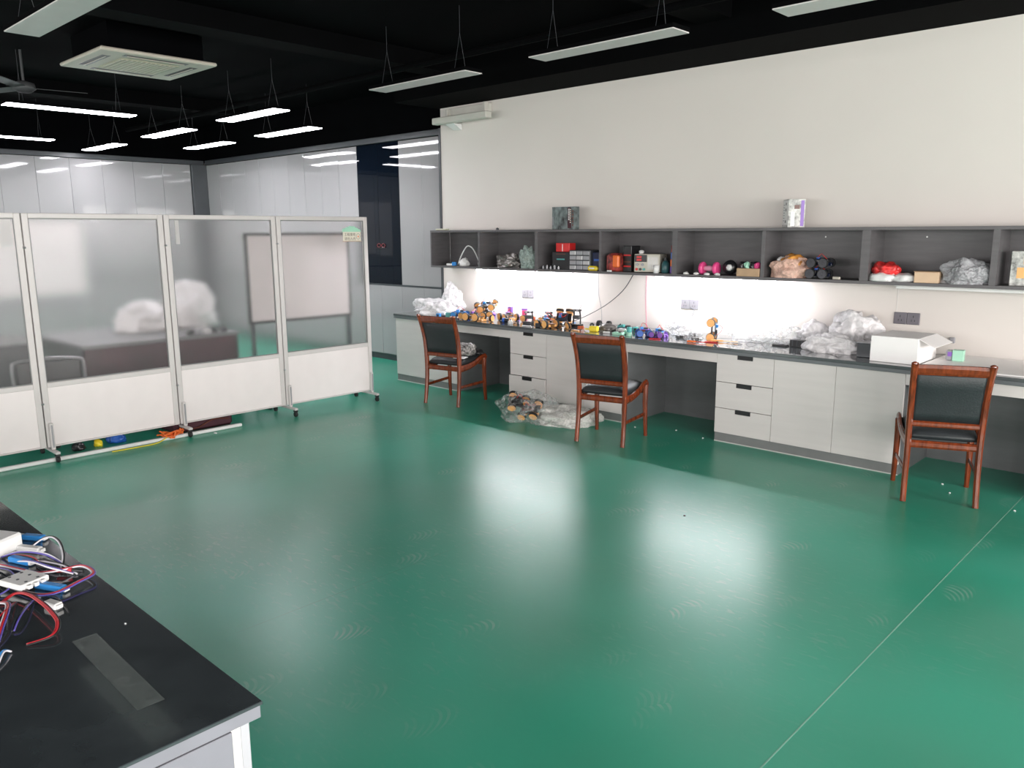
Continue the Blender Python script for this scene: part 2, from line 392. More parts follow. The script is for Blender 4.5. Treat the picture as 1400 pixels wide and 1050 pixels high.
# things seen through the smoked doors (red and white object, blue bag)
gx = -7.165 - 3 * P
redd_m = mat('red plastic dimmed by glass', (0.22, 0.012, 0.02), 0.4)  # red darkened in the colour, as dimmed behind smoked glass
t = thing('spectacle_shape', 'small red ringed object on a dark sill at the smoked glass door', 'ornament', (-8.40, 6.437, 1.47))
MB().tube([(-0.06 + 0.035 * math.cos(a * PI / 8), 0.003, 0.02 + 0.022 * math.sin(a * PI / 8)) for a in range(16)], 0.005, 6, closed=True).build('red_ring', redd_m, t); MB().tube([(0.03 + 0.035 * math.cos(a * PI / 8), 0.003, 0.02 + 0.022 * math.sin(a * PI / 8)) for a in range(16)], 0.005, 6, closed=True).build('red_ring', redd_m, t); MB().b(0.0, 0.05, 0, 0.006, -0.008, 0.002, 0.001).build('grey_patch', skyp_m, t)
MB().b(-0.12, 0.10, -0.002, 0.01, -0.02, -0.01).build('sill', black_m, t)

# ================================================================ LAB BENCH
YFR = 5.622
bt = thing('worktop', 'long dark grey worktop running along the white wall', 'worktop', (0, 0, 0))
MB().b(-7.145, 2.6, YFR - 0.02, YB - 0.002, 0.735, 0.757, 0.002).build('top_sheet', top_m, bt)
MB().b(-7.145, 2.6, YFR - 0.018, YFR + 0.03, 0.708, 0.7345, 0.002).build('edge_band', topedge_m, bt)
MB().b(-7.145, 2.6, YFR + 0.031, YB - 0.002, 0.7075, 0.7345).build('underside', carc_m, bt)
ZT = 0.757
def base_unit(label, x0, x1, fronts):
    """fronts: list of ('door'|'drawers', xa, xb)"""
    t = thing('base_cabinet', label, 'cabinet', (x0, YFR, 0), group='grey base cabinets under the worktop'); W = x1 - x0
    m = MB()
    m.b(0, 0.018, 0.02, 0.70, 0.0, 0.707); m.b(W - 0.018, W, 0.02, 0.70, 0.0, 0.707); m.b(0.018, W - 0.018, 0.685, 0.70, 0.07, 0.707); m.b(0.018, W - 0.018, 0.02, 0.685, 0.07, 0.088); m.b(0.018, W - 0.018, 0.02, 0.1, 0.69, 0.707)
    m.build('carcass', carc_m, t)
    MB().b(0.001, W - 0.001, 0.008, 0.018, 0, 0.072).build('plinth', plinth_m, t)
    MB().b(0.001, W - 0.001, 0.002, 0.008, 0, 0.006).build('caulk_line', caulk_m, t)
    for f in fronts:
        xa, xb = f[1] - x0 + 0.0012, f[2] - x0 - 0.0012
        if f[0] == 'door': MB().b(xa, xb, 0.0, 0.019, 0.074, 0.706, 0.0015).build('door', gloss2_m, t)
        else:
            for j, (za, zb) in enumerate(((0.485, 0.706), (0.276, 0.483), (0.074, 0.274))):
                op = -0.02 if (len(f) > 3 and j == 2) else 0
                cx = (xa + xb) / 2
                m = MB(); hw = 0.066
                m.b(xa, cx - hw, 0, 0.019, zb - 0.034, zb - 0.0012); m.b(cx + hw, xb, 0, 0.019, zb - 0.034, zb - 0.0012); m.b(xa, xb, 0, 0.019, za + 0.0012, zb - 0.034)
                d = m.build('drawer', gloss2_m, t, loc=(0, op, 0))
                MB().b(cx - hw, cx + hw, 0.006, 0.03, zb - 0.034, zb - 0.002).build('recessed_handle', black_m, d)
    return t
def knee_unit(label, x0, x1):
    t = thing('knee_space', label, 'panel', (x0, YFR, 0), group='knee space panels of the bench'); W = x1 - x0
    MB().b(0.001, W - 0.001, 0.0, 0.019, 0.632, 0.706, 0.001).build('apron', gloss2_m, t)
    MB().b(0.001, W - 0.001, 0.62, 0.64, 0, 0.706).build('back_panel', carc_m, t)
    return t
base_unit('base cabinet at the left end of the bench, behind the leftmost chair', -7.13, -6.11, [('door', -7.13, -6.62), ('door', -6.62, -6.11)])
knee_unit('dark knee space in front of the leftmost chair', -6.11, -5.35)
base_unit('base cabinet with drawers behind the plastic bag on the floor, bottom drawer ajar', -5.35, -3.966, [('drawers', -5.35, -4.882, 1), ('door', -4.882, -4.424), ('door', -4.424, -3.966)])
knee_unit('dark knee space in front of the middle chair', -3.966, -3.104)
base_unit('base cabinet with three drawers and two doors between middle and right chairs', -3.104, -1.705, [('drawers', -3.104, -2.631), ('door', -2.631, -2.168), ('door', -2.168, -1.705)])
knee_unit('dark knee space behind the rightmost chair', -1.705, -0.80)
base_unit('base cabinet at the right edge of the photo beyond the rightmost chair', -0.80, 0.60, [('drawers', -0.80, -0.34), ('door', -0.34, 0.13), ('door', 0.13, 0.60)])

# ================================================================ WALL SHELF
YS = 6.05
sh = thing('wall_shelf', 'long dark grey open wall shelf with many bays above the worktop', 'shelf')
MB().b(-7.0, 2.4, YS, YB - 0.002, 1.650, 1.673, 0.001).build('top_board', shelf_m, sh)
MB().b(-7.0, 2.4, YS, YB - 0.002, 1.262, 1.285, 0.001).build('bottom_board', shelf_m, sh)
MB().b(-6.98, 2.38, YB - 0.014, YB - 0.003, 1.286, 1.649).build('back_board', shelf_m, sh)
for xd, wd_ in ((-6.991, 0.018), (-6.213, 0.025), (-5.392, 0.04), (-4.595, 0.025), (-3.792, 0.05), (-2.977, 0.03), (-2.185, 0.06), (-1.353, 0.04), (-0.55, 0.04), (0.26, 0.04), (1.07, 0.04), (1.9, 0.04)):
    MB().b(xd - wd_ / 2, xd + wd_ / 2, YS + 0.001, YB - 0.015, 1.2855, 1.6495).build('divider', shelf_m, sh)
for i, xx in enumerate((-2.60, -1.86, -1.10)):
    MB().lathe([(0.006, 0), (0.006, 0.006), (0.0, 0.007)], (xx, YB - 0.0145, 1.60), 'Y', 10).xf(Matrix.Identity(4)).build('bracket_cap', plast_w, sh)
def led(label, x0, x1, lit):
    t = thing('strip_light', label, 'light', ((x0 + x1) / 2, 6.17, 1.262), group='strip lights under the wall shelf'); L = x1 - x0
    MB().b(-L / 2, L / 2, -0.018, 0.018, -0.012, 0, 0.002).build('housing', plast_w, t)
    MB().b(-L / 2 + 0.01, L / 2 - 0.01, -0.011, 0.011, -0.030, -0.0125, 0.004).build('tube', led_m if lit else plast_w, t)
led('lit white strip light under the left part of the wall shelf', -6.38, -5.02, True)
led('lit white strip light under the middle part of the wall shelf', -4.06, -2.90, True)
led('unlit white strip light under the right part of the wall shelf', -2.0, -0.80, False)

# ================================================================ CHAIRS
def make_chair(label, loc, rz):
    t = thing('dining_chair', label, 'chair', loc, rz, 'cherry wood chairs with black leather at the bench')
    hb, hf, D = 0.198, 0.218, 0.43
    # rear uprights (leg and back post in one)
    for s in (-1, 1):
        pts = smoothpts([(s * hb, 0.0, 0), (s * (hb - .002), 0.022, 0.14), (s * (hb - .004), 0.036, 0.34), (s * (hb - .002), 0.034, 0.50), (s * hb, 0.012, 0.66), (s * (hb + .004), -0.034, 0.80), (s * (hb + .006), -0.072, 0.875)], 3)
        n = len(pts); wx = [0.033 + 0.006 * (i / n) for i in range(n)]; wy = [0.032 + 0.020 * math.sin(PI * min(1, i / n * 1.1)) for i in range(n)]
        m = MB().bar(pts, wx, wy); m.lathe([(0.016, 0), (0.015, 0.006), (0.009, 0.013), (0.0, 0.015)], pts[-1] - Vector((0, 0, 0.003)), 'Z', 12)
        m.build('rear_leg', wood_m, t, smooth=False)
        pts = smoothpts([(s * hf, D + 0.012, 0), (s * (hf - 0.002), D, 0.14), (s * (hf - .004), D - .006, 0.30), (s * (hf - .004), D - .004, 0.43)], 3)
        m = MB().bar(pts, [0.028 + 0.016 * i / len(pts) for i in range(len(pts))], [0.030 + 0.020 * i / len(pts) for i in range(len(pts))])
        m.build('front_leg', wood_m, t)
        # sweeping side apron rising to the front
        pts = smoothpts([(s * (hb + .001), 0.05, 0.365), (s * (hb + .008), 0.16, 0.372), (s * (hb + .014), 0.28, 0.398), (s * (hf - .003), 0.36, 0.432), (s * (hf - .003), D, 0.450), (s * (hf - .003), D + .026, 0.425)], 4)
        n = len(pts); MB().bar(pts, 0.026, [0.062 - 0.022 * i / n for i in range(n)]).build('side_apron', wood_m, t)
        MB().bar([(s * (hb - .002), 0.03, 0.185), (s * (hf - .003), D - .005, 0.19)], 0.016, 0.028).build('stretcher', wood_m, t)
        MB().lathe([(0.005, 0), (0.004, 0.003), (0.0, 0.004)], (s * (hb + 0.0), -0.0, 0), 'Z', 8).build('foot_tip', steel_m, t)
    MB().bar([(-hb, 0.037, 0.362), (hb, 0.037, 0.362)], 0.022, 0.046, Vector((0, 1, 0))).build('rear_apron', wood_m, t)
    MB().bar([(-hf + .004, D - .002, 0.385), (hf - .004, D - .002, 0.385)], 0.022, 0.055, Vector((0, 1, 0))).build('front_apron', wood_m, t)
    MB().bar([(-hb, 0.030, 0.492), (hb, 0.030, 0.492)], 0.022, 0.036, Vector((0, 1, 0))).build('lower_back_rail', wood_m, t)
    pts = [(-hb - .002, -0.048, 0.835), (-0.1, -0.053, 0.838), (0, -0.055, 0.838), (0.1, -0.053, 0.838), (hb + .002, -0.048, 0.835)]
    MB().bar(pts, 0.024, 0.066, Vector((0, 1, 0.3))).build('top_rail', wood_m, t)
    # padded back, a bent slab between the rails
    rs = []
    for zz, yy in ((0.508, 0.030), (0.56, 0.027), (0.64, 0.012), (0.72, -0.010), (0.80, -0.038), (0.806, -0.04)):
        e = 0.010 if 0.52 < zz < 0.803 else 0.004
        w_ = hb - 0.014
        ring = [(-w_, yy - e * .6, zz), (-w_ * .9, yy - e, zz), (0, yy - e * 1.2, zz), (w_ * .9, yy - e, zz), (w_, yy - e * .6, zz), (w_, yy + e * .6, zz), (w_ * .9, yy + e * 1.3, zz), (0, yy + e * 1.9, zz), (-w_ * .9, yy + e * 1.3, zz), (-w_, yy + e * .6, zz)]
        rs.append([Vector(q) for q in ring])
    MB().rings(rs).build('backrest', leath_m, t, smooth=True)
    # seat cushion
    g = MB(); N = 10; rs = []
    for j in range(N + 1):
        v = j / N; yy = 0.052 + v * (D - 0.055); hw = (hb - 0.012) + v * (hf - hb); zc = 0.40 + 0.022 * v * v
        ring = []
        for i in range(16):
            a = 2 * PI * i / 16; cx, cz = math.cos(a), math.sin(a)
            ex = math.copysign(abs(cx) ** 0.35, cx) * hw; ez = math.copysign(abs(cz) ** 0.7, cz)
            edge = 1 - 0.55 * (abs(2 * v - 1) ** 6)
            ring.append(Vector((ex, yy, zc + ez * (0.060 if cz > 0 else 0.018) * edge)))
        rs.append(ring)
    g.rings(rs).build('seat', leath_m, t, smooth=True)
    return t
c1 = make_chair('leftmost cherry wood chair, with a black and white bundle on its leather seat', (-5.725, 5.043, 0), math.radians(11))
c2 = dup(c1, (-3.708, 4.905, 0), math.radians(13), 'middle cherry wood chair with an empty black leather seat beside the floor bag')
c3 = dup(c1, (-1.318, 5.172, 0), math.radians(23), 'rightmost and nearest cherry wood chair with black leather back')
# bundle on first chair seat
sx, sy = -5.68, 5.33
t = thing('cloth_bundle', 'black and white patterned bundle lying on the leftmost chair seat', 'bundle', (sx, sy, 0.468), 0.3)
zeb = mat('black and white print', (0.25, 0.24, 0.23), 0.6, var=1.0, scale=55)
MB().blob((0, 0, 0), (0.20, 0.16, 0.115), 3, 0.35, 2.4).build('patterned_wrap', zeb, t, smooth=True)
MB().blob((0.07, 0.08, 0), (0.15, 0.12, 0.05), 5, 0.3).build('black_wrap', black_m, t, smooth=True)
t = thing('white_sheet', 'white paper sheet lying at the back of the leftmost chair seat', 'paper', (-5.60, 5.19, 0.462), 0.3)
MB().box((0, 0, 0.002), (0.12, 0.09, 0.003), 0.001, Matrix.Rotation(0.06, 3, 'X')).build('sheet', plast_w, t)

# ================================================================ ROLLING SCREENS
XP = -6.45
def screen(label, y0, y1, first=False, last=False):
    t = thing('partition_screen', label, 'partition', (XP, y0, 0), group='row of white framed rolling screens'); W = y1 - y0
    fw_ = 0.045
    m = MB()
    m.b(-0.02, 0.02, 0.004, fw_, 0.10, 1.80, 0.004); m.build('left_post', alu_m, t)
    m = MB(); m.b(-0.02, 0.02, W - fw_, W - 0.004, 0.10, 1.80, 0.004); m.build('right_post', alu_m, t)
    MB().b(-0.019, 0.019, fw_, W - fw_, 1.765, 1.80, 0.003).build('top_rail', alu_m, t)
    MB().b(-0.019, 0.019, fw_, W - fw_, 0.545, 0.582, 0.003).build('middle_rail', alu_m, t)
    MB().b(-0.019, 0.019, fw_, W - fw_, 0.10, 0.112, 0.002).build('bottom_rail', alu_m, t)
    MB().b(-0.004, 0.004, fw_, W - fw_, 0.5825, 1.7645).build('glass_pane', frost_m, t)
    MB().b(-0.010, 0.010, fw_, W - fw_, 0.1125, 0.5445).build('white_panel', white_m, t)
    m = MB()
    for z0, z1, a, c in ((0.583, 1.764, fw_, fw_ + 0.006), (0.583, 1.764, W - fw_ - 0.006, W - fw_)): m.b(0.0045, 0.012, a, c, z0, z1)
    m.b(0.0045, 0.012, fw_ + .006, W - fw_ - .006, 1.757, 1.764); m.b(0.0045, 0.012, fw_ + .006, W - fw_ - .006, 0.583, 0.590)
    m.build('glazing_bead', plinth_m, t)
    ys = [0.035] if not last else [0.035, W - 0.03]
    for yy in ys:
        f = MB().b(-0.26, 0.13, yy - 0.016, yy + 0.016, 0.062, 0.082, 0.004).build('foot', alu_m, t)
        MB().b(0.021, 0.046, yy - 0.014, yy + 0.014, 0.0825, 0.285, 0.005).build('foot_bracket', alu_m, t)
        MB().b(0.0465, 0.050, yy - 0.005, yy + 0.005, 0.10, 0.27).build('bracket_slot', skyp_m, t)
        for xx in (-0.24, 0.11):
            m = MB(); m.lathe([(0.006, -0.012), (0.022, -0.011), (0.024, 0), (0.022, 0.011), (0.006, 0.012)], (xx, yy, 0.024), 'Y', 16)
            c = m.build('caster', rub_m, t); MB().b(xx - 0.016, xx + 0.016, yy - 0.017, yy + 0.017, 0.046, 0.062, 0.003).build('caster_fork', black_m, c)
    if not last:
        for z in (0.43, 1.56): MB().lathe([(0.006, -0.01), (0.009, 0), (0.006, 0.01)], (0.024, W, z), 'Y', 8).build('latch', alu2_m, t)
    return t
screen('leftmost rolling screen, cut by the left edge of the photo', 0.79, 1.79)
screen('second rolling screen from the left, frosted pane beside a dim office chair', 1.79, 2.79)
screen('third rolling screen from the left, showing bags and desk behind it', 2.79, 3.78)
screen('rightmost rolling screen with a small cream sign on its glass', 3.78, 4.765, last=True)
# sign on the last pane
t = thing('sign', 'small cream sign with two lines of dark characters on the last screen', 'sign', (XP + 0.012, 4.48, 1.62))
MB().b(0, 0.004, 0, 0.205, -0.045, 0.04, 0.001).build('plate', cream_m, t)
MB().b(0.0002, 0.005, -0.006, 0.211, -0.051, -0.0455, 0.001).build('plate_edge', card_m, t)
m = MB()
for i, (yy, zz, r) in enumerate(((0.02, 0.05, 0.022), (0.055, 0.055, 0.03), (0.09, 0.062, 0.034), (0.125, 0.06, 0.034), (0.16, 0.052, 0.028), (0.19, 0.045, 0.02))):
    m.lathe([(r, 0), (r * 0.98, 0.006), (r * 0.6, 0.008 + 0.0002 * i)], (-0.006, yy, zz), 'X', 14)
m.build('green_cloud_top', mint_m, t)
def text(s, size, loc, mt, parent, name='lettering'):
    cu = bpy.data.curves.new(name, 'FONT'); cu.body = s; cu.size = size; cu.extrude = 0.0003
    o = bpy.data.objects.new(name, cu); COL.objects.link(o)
    bpy.context.view_layer.update()
    me = bpy.data.meshes.new_from_object(o.evaluated_get(bpy.context.evaluated_depsgraph_get()))
    bpy.data.objects.remove(o)
    me.materials.clear(); me.materials.append(mt)
    r = bpy.data.objects.new(name, me); COL.objects.link(r); r.parent = parent; r.location = loc
    return r
ink = mat('brown ink', (0.10, 0.07, 0.05), 0.6)
for s_, zz in (('\u5de5\u7a0b\u91cd\u5730', 0.004), ('\u8bf7\u52ff\u5165\u5185', -0.036)):
    r = text(s_, 0.032, (0.0045, 0.014, zz), ink, t); r.rotation_euler = (PI / 2, 0, PI / 2)
rg = [(0.0046, 0.172 + 0.022 * math.cos(a * PI / 12), -0.004 + 0.026 * math.sin(a * PI / 12)) for a in range(24)]
MB().tube(rg, 0.0014, 6, closed=True).build('round_stamp', ink, t)
MB().b(0.0042, 0.006, 0.168, 0.178, -0.012, 0.004).build('stamp_mark', orange_m, t)
# white trunking bar and bits under the screens
t = thing('trunking_bar', 'long white bar lying on the floor in front of the left screens', 'bar', (0, 0, 0))
MB().b(XP + 0.05, XP + 0.085, 0.6, 3.30, 0.001, 0.028, 0.006).xf(Matrix.Identity(4)).build('bar', plast_w, t)
t = thing('orange_cable', 'tangle of orange cable poking out under the second screen', 'cable', (XP + 0.02, 2.70, 0.0))
rr = random.Random(4)
m = MB()
for q in range(7):
    pts = [(rr.uniform(-.06, .03) + 0.02 * a, rr.uniform(-.10, .10), 0.012 + rr.random() * 0.06) for a in range(5)]
    m.tube(smoothpts(pts, 5), 0.006, 6)
m.build('loops', orange_m, t)
t = thing('thin_cable', 'thin yellow cable trailing along the floor by the white bar', 'cable', (0, 0, 0))
MB().tube(smoothpts([(XP + .09, 2.64, .03), (XP + .12, 2.55, .006), (XP + .13, 2.40, .005), (XP + .12, 2.2, .005)], 6), 0.004, 6).build('wire', yel2_m, t)
t = thing('floor_case', 'dark maroon case on the floor showing under the third screen', 'case', (XP - 0.28, 3.05, 0))
MB().b(-0.22, 0.22, -0.28, 0.24, 0.0, 0.22, 0.02).build('body', maroon_m, t)
MB().tube(smoothpts([(0.22, -0.25, 0.05), (0.24, -0.1, 0.03), (0.24, 0.05, 0.08), (0.226, 0.2, 0.06)], 5), 0.005, 6).build('strap', brown_m, t)
for i, (xx, yy, mt, lb) in enumerate(((XP - 0.18, 2.35, blue_m, 'dark blue lump on the floor under the second screen'), (XP - 0.16, 2.20, yel2_m, 'small yellow lump on the floor under the second screen'), (XP - 0.15, 2.05, black_m, 'black lump on the floor under the second screen, leftmost of three'))):
    tag(MB().blob((0, 0, 0), ((0.14, 0.13, 0.07), (0.07, 0.06, 0.05), (0.10, 0.09, 0.06))[i], i, 0.3, sub=3).build('floor_item', mt, smooth=True, loc=(xx, yy, 0.0)), lb, 'clutter')
tag(MB().blob((0, 0, 0), (0.04, 0.02, 0.012), 3, 0.3, sub=2).build('litter', plast_w, smooth=True, loc=(-6.30, 3.02, 0.0)), 'tiny white scrap on the green floor by the third screen', 'litter')

# ================================================================ BEHIND THE SCREENS
bagw_m = mat('bright white film', (0.92, 0.90, 0.90), 0.3)
t = thing('whiteboard', 'dark framed whiteboard on legs behind the third and fourth screens', 'whiteboard', (-7.05, 3.80, 0))
MB().b(-0.012, 0.012, 0.02, 1.14, 0.82, 1.63).build('board', white_m, t)
m = MB(); m.b(-0.02, 0.02, 0, 1.16, 1.63, 1.655); m.b(-0.02, 0.02, 0, 1.16, 0.795, 0.82); m.b(-0.02, 0.02, 0, 0.02, 0.82, 1.63); m.b(-0.02, 0.02, 1.14, 1.16, 0.82, 1.63); m.build('frame', black_m, t)
for yy in (0.03, 1.13):
    MB().b(-0.016, 0.016, yy - 0.016, yy + 0.016, 0.05, 0.795).build('leg', dark_m, t); MB().b(-0.26, 0.26, yy - 0.02, yy + 0.02, 0.0, 0.05, 0.01).build('foot', dark_m, t)
MB().b(-0.014, 0.014, 0.047, 1.113, 0.28, 0.31).build('cross_bar', dark_m, t)
t = thing('desk', 'dark sided desk behind the second and third screens', 'desk', (-7.35, 3.0, 0))
MB().b(-0.86, 0.36, -0.72, 0.66, 0.72, 0.75, 0.004).build('desktop', carc_m, t)
MB().b(0.30, 0.33, -0.70, 0.64, 0.02, 0.72).build('modesty_panel', maroon_m, t)
for yy in (-0.68, 0.64): MB().b(-0.84, 0.299, yy, yy + 0.03, 0, 0.72).build('side_panel', dark_m, t)
for i, (yy, sz, lb) in enumerate(((3.56, (0.46, 0.46, 0.38), 'big white plastic bag on the dim desk behind the third screen'), (3.08, (0.40, 0.42, 0.24), 'lower white plastic bag on the dim desk behind the second screen'))):
    tag(MB().blob((0, 0, 0), sz, 20 + i, 0.5, sub=4).build('plastic_bag', bagw_m, smooth=True, loc=(-7.78, yy, 0.751)), lb, 'bag')
rr = random.Random(2)
for i in range(5):
    tag(MB().blob((0, 0, 0), (0.07, 0.07, 0.05), 30 + i, 0.4, sub=2).build('desk_trinket', [black_m, steel_m, plast_w, black_m, dark_m][i], loc=(-7.06 - 0.03 * (i % 2), 3.22 + i * 0.08, 0.7505)),
        '%s of the five small objects along the dim desk edge' % ['leftmost', 'second', 'middle', 'fourth', 'rightmost'][i], 'clutter', 'small objects on the dim desk')
t = thing('whiteboard', 'large whiteboard on feet added far behind the second screen to pale its glass', 'whiteboard', (-10.6, 1.5, 0))  # added board, gives the frosted pane its pale upper area
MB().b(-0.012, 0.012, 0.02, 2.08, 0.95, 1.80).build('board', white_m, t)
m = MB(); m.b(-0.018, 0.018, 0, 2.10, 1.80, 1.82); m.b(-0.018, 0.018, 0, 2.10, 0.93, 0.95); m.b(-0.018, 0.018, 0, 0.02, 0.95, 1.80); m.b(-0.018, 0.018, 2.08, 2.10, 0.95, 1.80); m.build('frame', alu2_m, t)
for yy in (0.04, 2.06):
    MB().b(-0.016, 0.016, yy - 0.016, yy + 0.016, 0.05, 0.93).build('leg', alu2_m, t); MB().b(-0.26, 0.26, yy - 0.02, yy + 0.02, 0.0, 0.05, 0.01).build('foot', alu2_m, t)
t = thing('desk', 'black desk behind the first two screens, left of the maroon fronted desk', 'desk', (-7.9, 1.45, 0))
MB().b(-0.45, 0.35, -0.75, 0.72, 0.72, 0.75, 0.004).build('desktop', black_m, t)
MB().b(0.28, 0.31, -0.72, 0.70, 0.05, 0.72).build('modesty_panel', dark_m, t)
for yy in (-0.72, 0.67): MB().b(-0.42, 0.279, yy, yy + 0.03, 0, 0.72).build('side_panel', dark_m, t)
tag(MB().b(-0.002, 0.0, -0.44, 0.44, 0, 0.19).build('white_sheet', plast_w, loc=(XP - 0.006, 1.29, 1.567)), 'white sheet added behind the top of the leftmost glass pane in place of a reflection', 'paper')  # added sheet, stands in for a bright reflection in the pane
tag(MB().b(-0.002, 0.0, -0.016, 0.016, 0, 0.19).build('paper_strip', plast_w, loc=(XP - 0.006, 2.905, 1.568)), 'narrow white paper strip behind the third glass pane near its left post', 'paper')
t = thing('office_chair', 'dim office chair with curved back rim behind the second screen', 'chair', (-6.98, 2.02, 0), -0.3)
m = MB(); m.tube(smoothpts([(0.18, -0.24, 0.50), (0.20, -0.24, 0.66), (0.20, -0.20, 0.70), (0.21, 0, 0.715), (0.20, 0.20, 0.70), (0.20, 0.24, 0.66), (0.18, 0.24, 0.50)], 5), 0.012, 8); m.build('back_rim', steel_m, t)
MB().b(0.165, 0.195, -0.22, 0.22, 0.46, 0.695, 0.01).build('backrest', black_m, t)
MB().b(-0.24, 0.18, -0.23, 0.23, 0.42, 0.47, 0.02).build('seat', black_m, t)
MB().cyl((0, 0, 0.09), (0, 0, 0.42), 0.025).build('gas_lift', dark_m, t)
for i in range(5):
    a = i * 2 * PI / 5; l_ = MB().bar([(0, 0, 0.09), (0.22 * math.cos(a), 0.22 * math.sin(a), 0.07)], 0.03, 0.03, Vector((0, 0, 1))).build('base_arm', dark_m, t)
    MB().lathe([(0.008, -.015), (0.025, -.012), (0.025, .012), (0.008, .015)], (0.22 * math.cos(a), 0.22 * math.sin(a), 0.027), 'X', 12).build('caster', rub_m, l_)

# ================================================================ CEILING LIGHTS
LAMPS = [  # x0,x1 | y0,y1, lit, label
 (-8.50, -7.32, 4.36, 4.52, 1, 'lit white ceiling light above the third screen, nearest of the lit right-hand ones'),
 (-9.50, -8.28, 5.37, 5.53, 1, 'lit white ceiling light closest to the smoked glass cabinet, far right of the lit group'),
 (-10.56, -9.40, 4.40, 4.56, 1, 'lit white ceiling light in the middle of the lit group'),
 (-11.56, -10.38, 5.40, 5.56, 1, 'lit white ceiling light nearest the dark corner post, low in the lit group'),
 (-12.76, -11.58, 4.45, 4.61, 1, 'lit white ceiling light closest to the far left wall cabinets'),
 (-8.88, -8.72, 2.42, 3.60, 1, 'long lit ceiling light at the left, below the ceiling fan'),
 (-11.80, -11.64, 2.60, 3.74, 1, 'lit ceiling light cut by the left photo edge, above the far wall'),
 (-5.82, -4.62, 4.39, 4.55, 0, 'unlit grey ceiling light hanging left of the other two over the bench side'),
 (-3.98, -2.80, 4.39, 4.55, 0, 'unlit grey ceiling light hanging in the middle of the bench side row'),
 (-2.20, -1.00, 4.43, 4.61, 0, 'unlit grey ceiling light cut by the top edge of the photo, right side'),
 (-5.72, -4.50, 1.63, 1.80, 0, 'unlit grey ceiling light at the top left corner of the photo')]
for x0, x1, y0, y1, lit, lb in LAMPS:
    cx, cy = (x0 + x1) / 2, (y0 + y1) / 2; lx, ly = x1 - x0, y1 - y0
    if lx > ly: ly += 0.03
    else: lx += 0.03
    t = thing('ceiling_light', lb, 'light', (cx, cy, 2.85), group='hanging rectangular ceiling lights')
    MB().b(-lx / 2, lx / 2, -ly / 2, ly / 2, 0.004, 0.030, 0.004).build('housing', ceil2_m, t)
    MB().b(-lx / 2 + .004, lx / 2 - .004, -ly / 2 + .004, ly / 2 - .004, -0.004, 0.0035, 0.001).build('diffuser', lamp_m if lit else plast_g, t)
    for s in (-1, 1):
        m = MB()
        ax = (s * (lx / 2 - 0.15), 0) if lx > ly else (0, s * (ly / 2 - 0.15)); ox = (0, 0.06) if lx > ly else (0.06, 0)
        for q in (-1, 1): m.tube([(ax[0] + q * ox[0], ax[1] + q * ox[1], 0.030), (ax[0], ax[1], 0.30)], 0.0012, 5)
        m.tube([(ax[0], ax[1], 0.30), (ax[0], ax[1], 0.5)], 0.0015, 5)
        m.build('hanging_wire', dark_m, t)
# air conditioner cassette
ac_m = mat('cream air conditioner plastic', (0.54, 0.49, 0.42), 0.5, var=0.03); acg_m = mat('grille plastic', (0.42, 0.40, 0.30), 0.6, var=0.15, scale=70)
t = thing('air_conditioner', 'square cream ceiling cassette air conditioner at the upper left', 'air conditioner', (-7.49, 3.15, 3.10))
MB().b(-0.475, 0.475, -0.49, 0.49, 0.0, 0.03, 0.01).build('panel', ac_m, t)
MB().b(-0.40, 0.40, -0.40, 0.40, 0.031, 0.245).build('body', ceil_m, t)
MB().b(-0.25, 0.25, -0.25, 0.25, -0.008, -0.0005, 0.003).build('grille', acg_m, t)
for i in range(12): MB().b(-0.24, 0.24, -0.24 + i * 0.04, -0.222 + i * 0.04, -0.012, -0.0085).build('grille_slat', ac_m, t)
for dx, dy, a, c in ((-0.36, 0, 0.035, 0.27), (0.36, 0, 0.035, 0.27), (0, -0.37, 0.27, 0.035), (0, 0.37, 0.27, 0.035)):
    f = MB().b(dx - a, dx + a, dy - c, dy + c, -0.001, 0.0, 0).build('air_slot', black_m, t)
    MB().box((dx, dy, -0.006), (a * 1.8 if a > c else 0.010, c * 1.8 if c > a else 0.010, 0.004), 0.001).build('flap', ac_m, f)
# ceiling fan
t = thing('ceiling_fan', 'dark grey ceiling fan hanging at the far left above the long light', 'fan', (-8.78, 2.60, 3.0))
fan_m = mat('dull fan blade', (0.05, 0.052, 0.055), 0.6)
MB().cyl((0, 0, 0.06), (0, 0, 0.35), 0.012).build('rod', fan_m, t)
MB().lathe([(0.03, 0.07), (0.09, 0.05), (0.10, 0.0), (0.06, -0.03), (0.0, -0.035)], (0, 0, 0), 'Z', 20).build('motor', fan_m, t, smooth=True)
for i in range(3):
    a = math.radians(80 + i * 120); m = MB(); m.box((0.30, 0, 0.01), (0.46, 0.11, 0.006), 0.002, Matrix.Rotation(0.15, 3, 'X')); m.xf(Matrix.Rotation(a, 4, 'Z')); m.build('blade', fan_m, t)
# ducts and conduits in the dark
t = thing('air_duct', 'black rectangular air duct running under the dark ceiling', 'duct', (-9.0, 0.7, 3.08))
m = MB(); m.b(-0.2, 12.0, -0.2, 0.2, 0, 0.12, 0.005); m.build('duct', ceil2_m, t)
for i in range(8): MB().b(0.6 + i * 1.4, 0.64 + i * 1.4, -0.22, 0.22, -0.012, 0.115).build('flange', ceil_m, t)
tag(MB().tube([(-12.5, 5.0, 3.15), (3.5, 5.0, 3.15)], 0.03, 10).build('pipe', ceil2_m), 'black pipe running along the ceiling above the bench side lights', 'pipe')
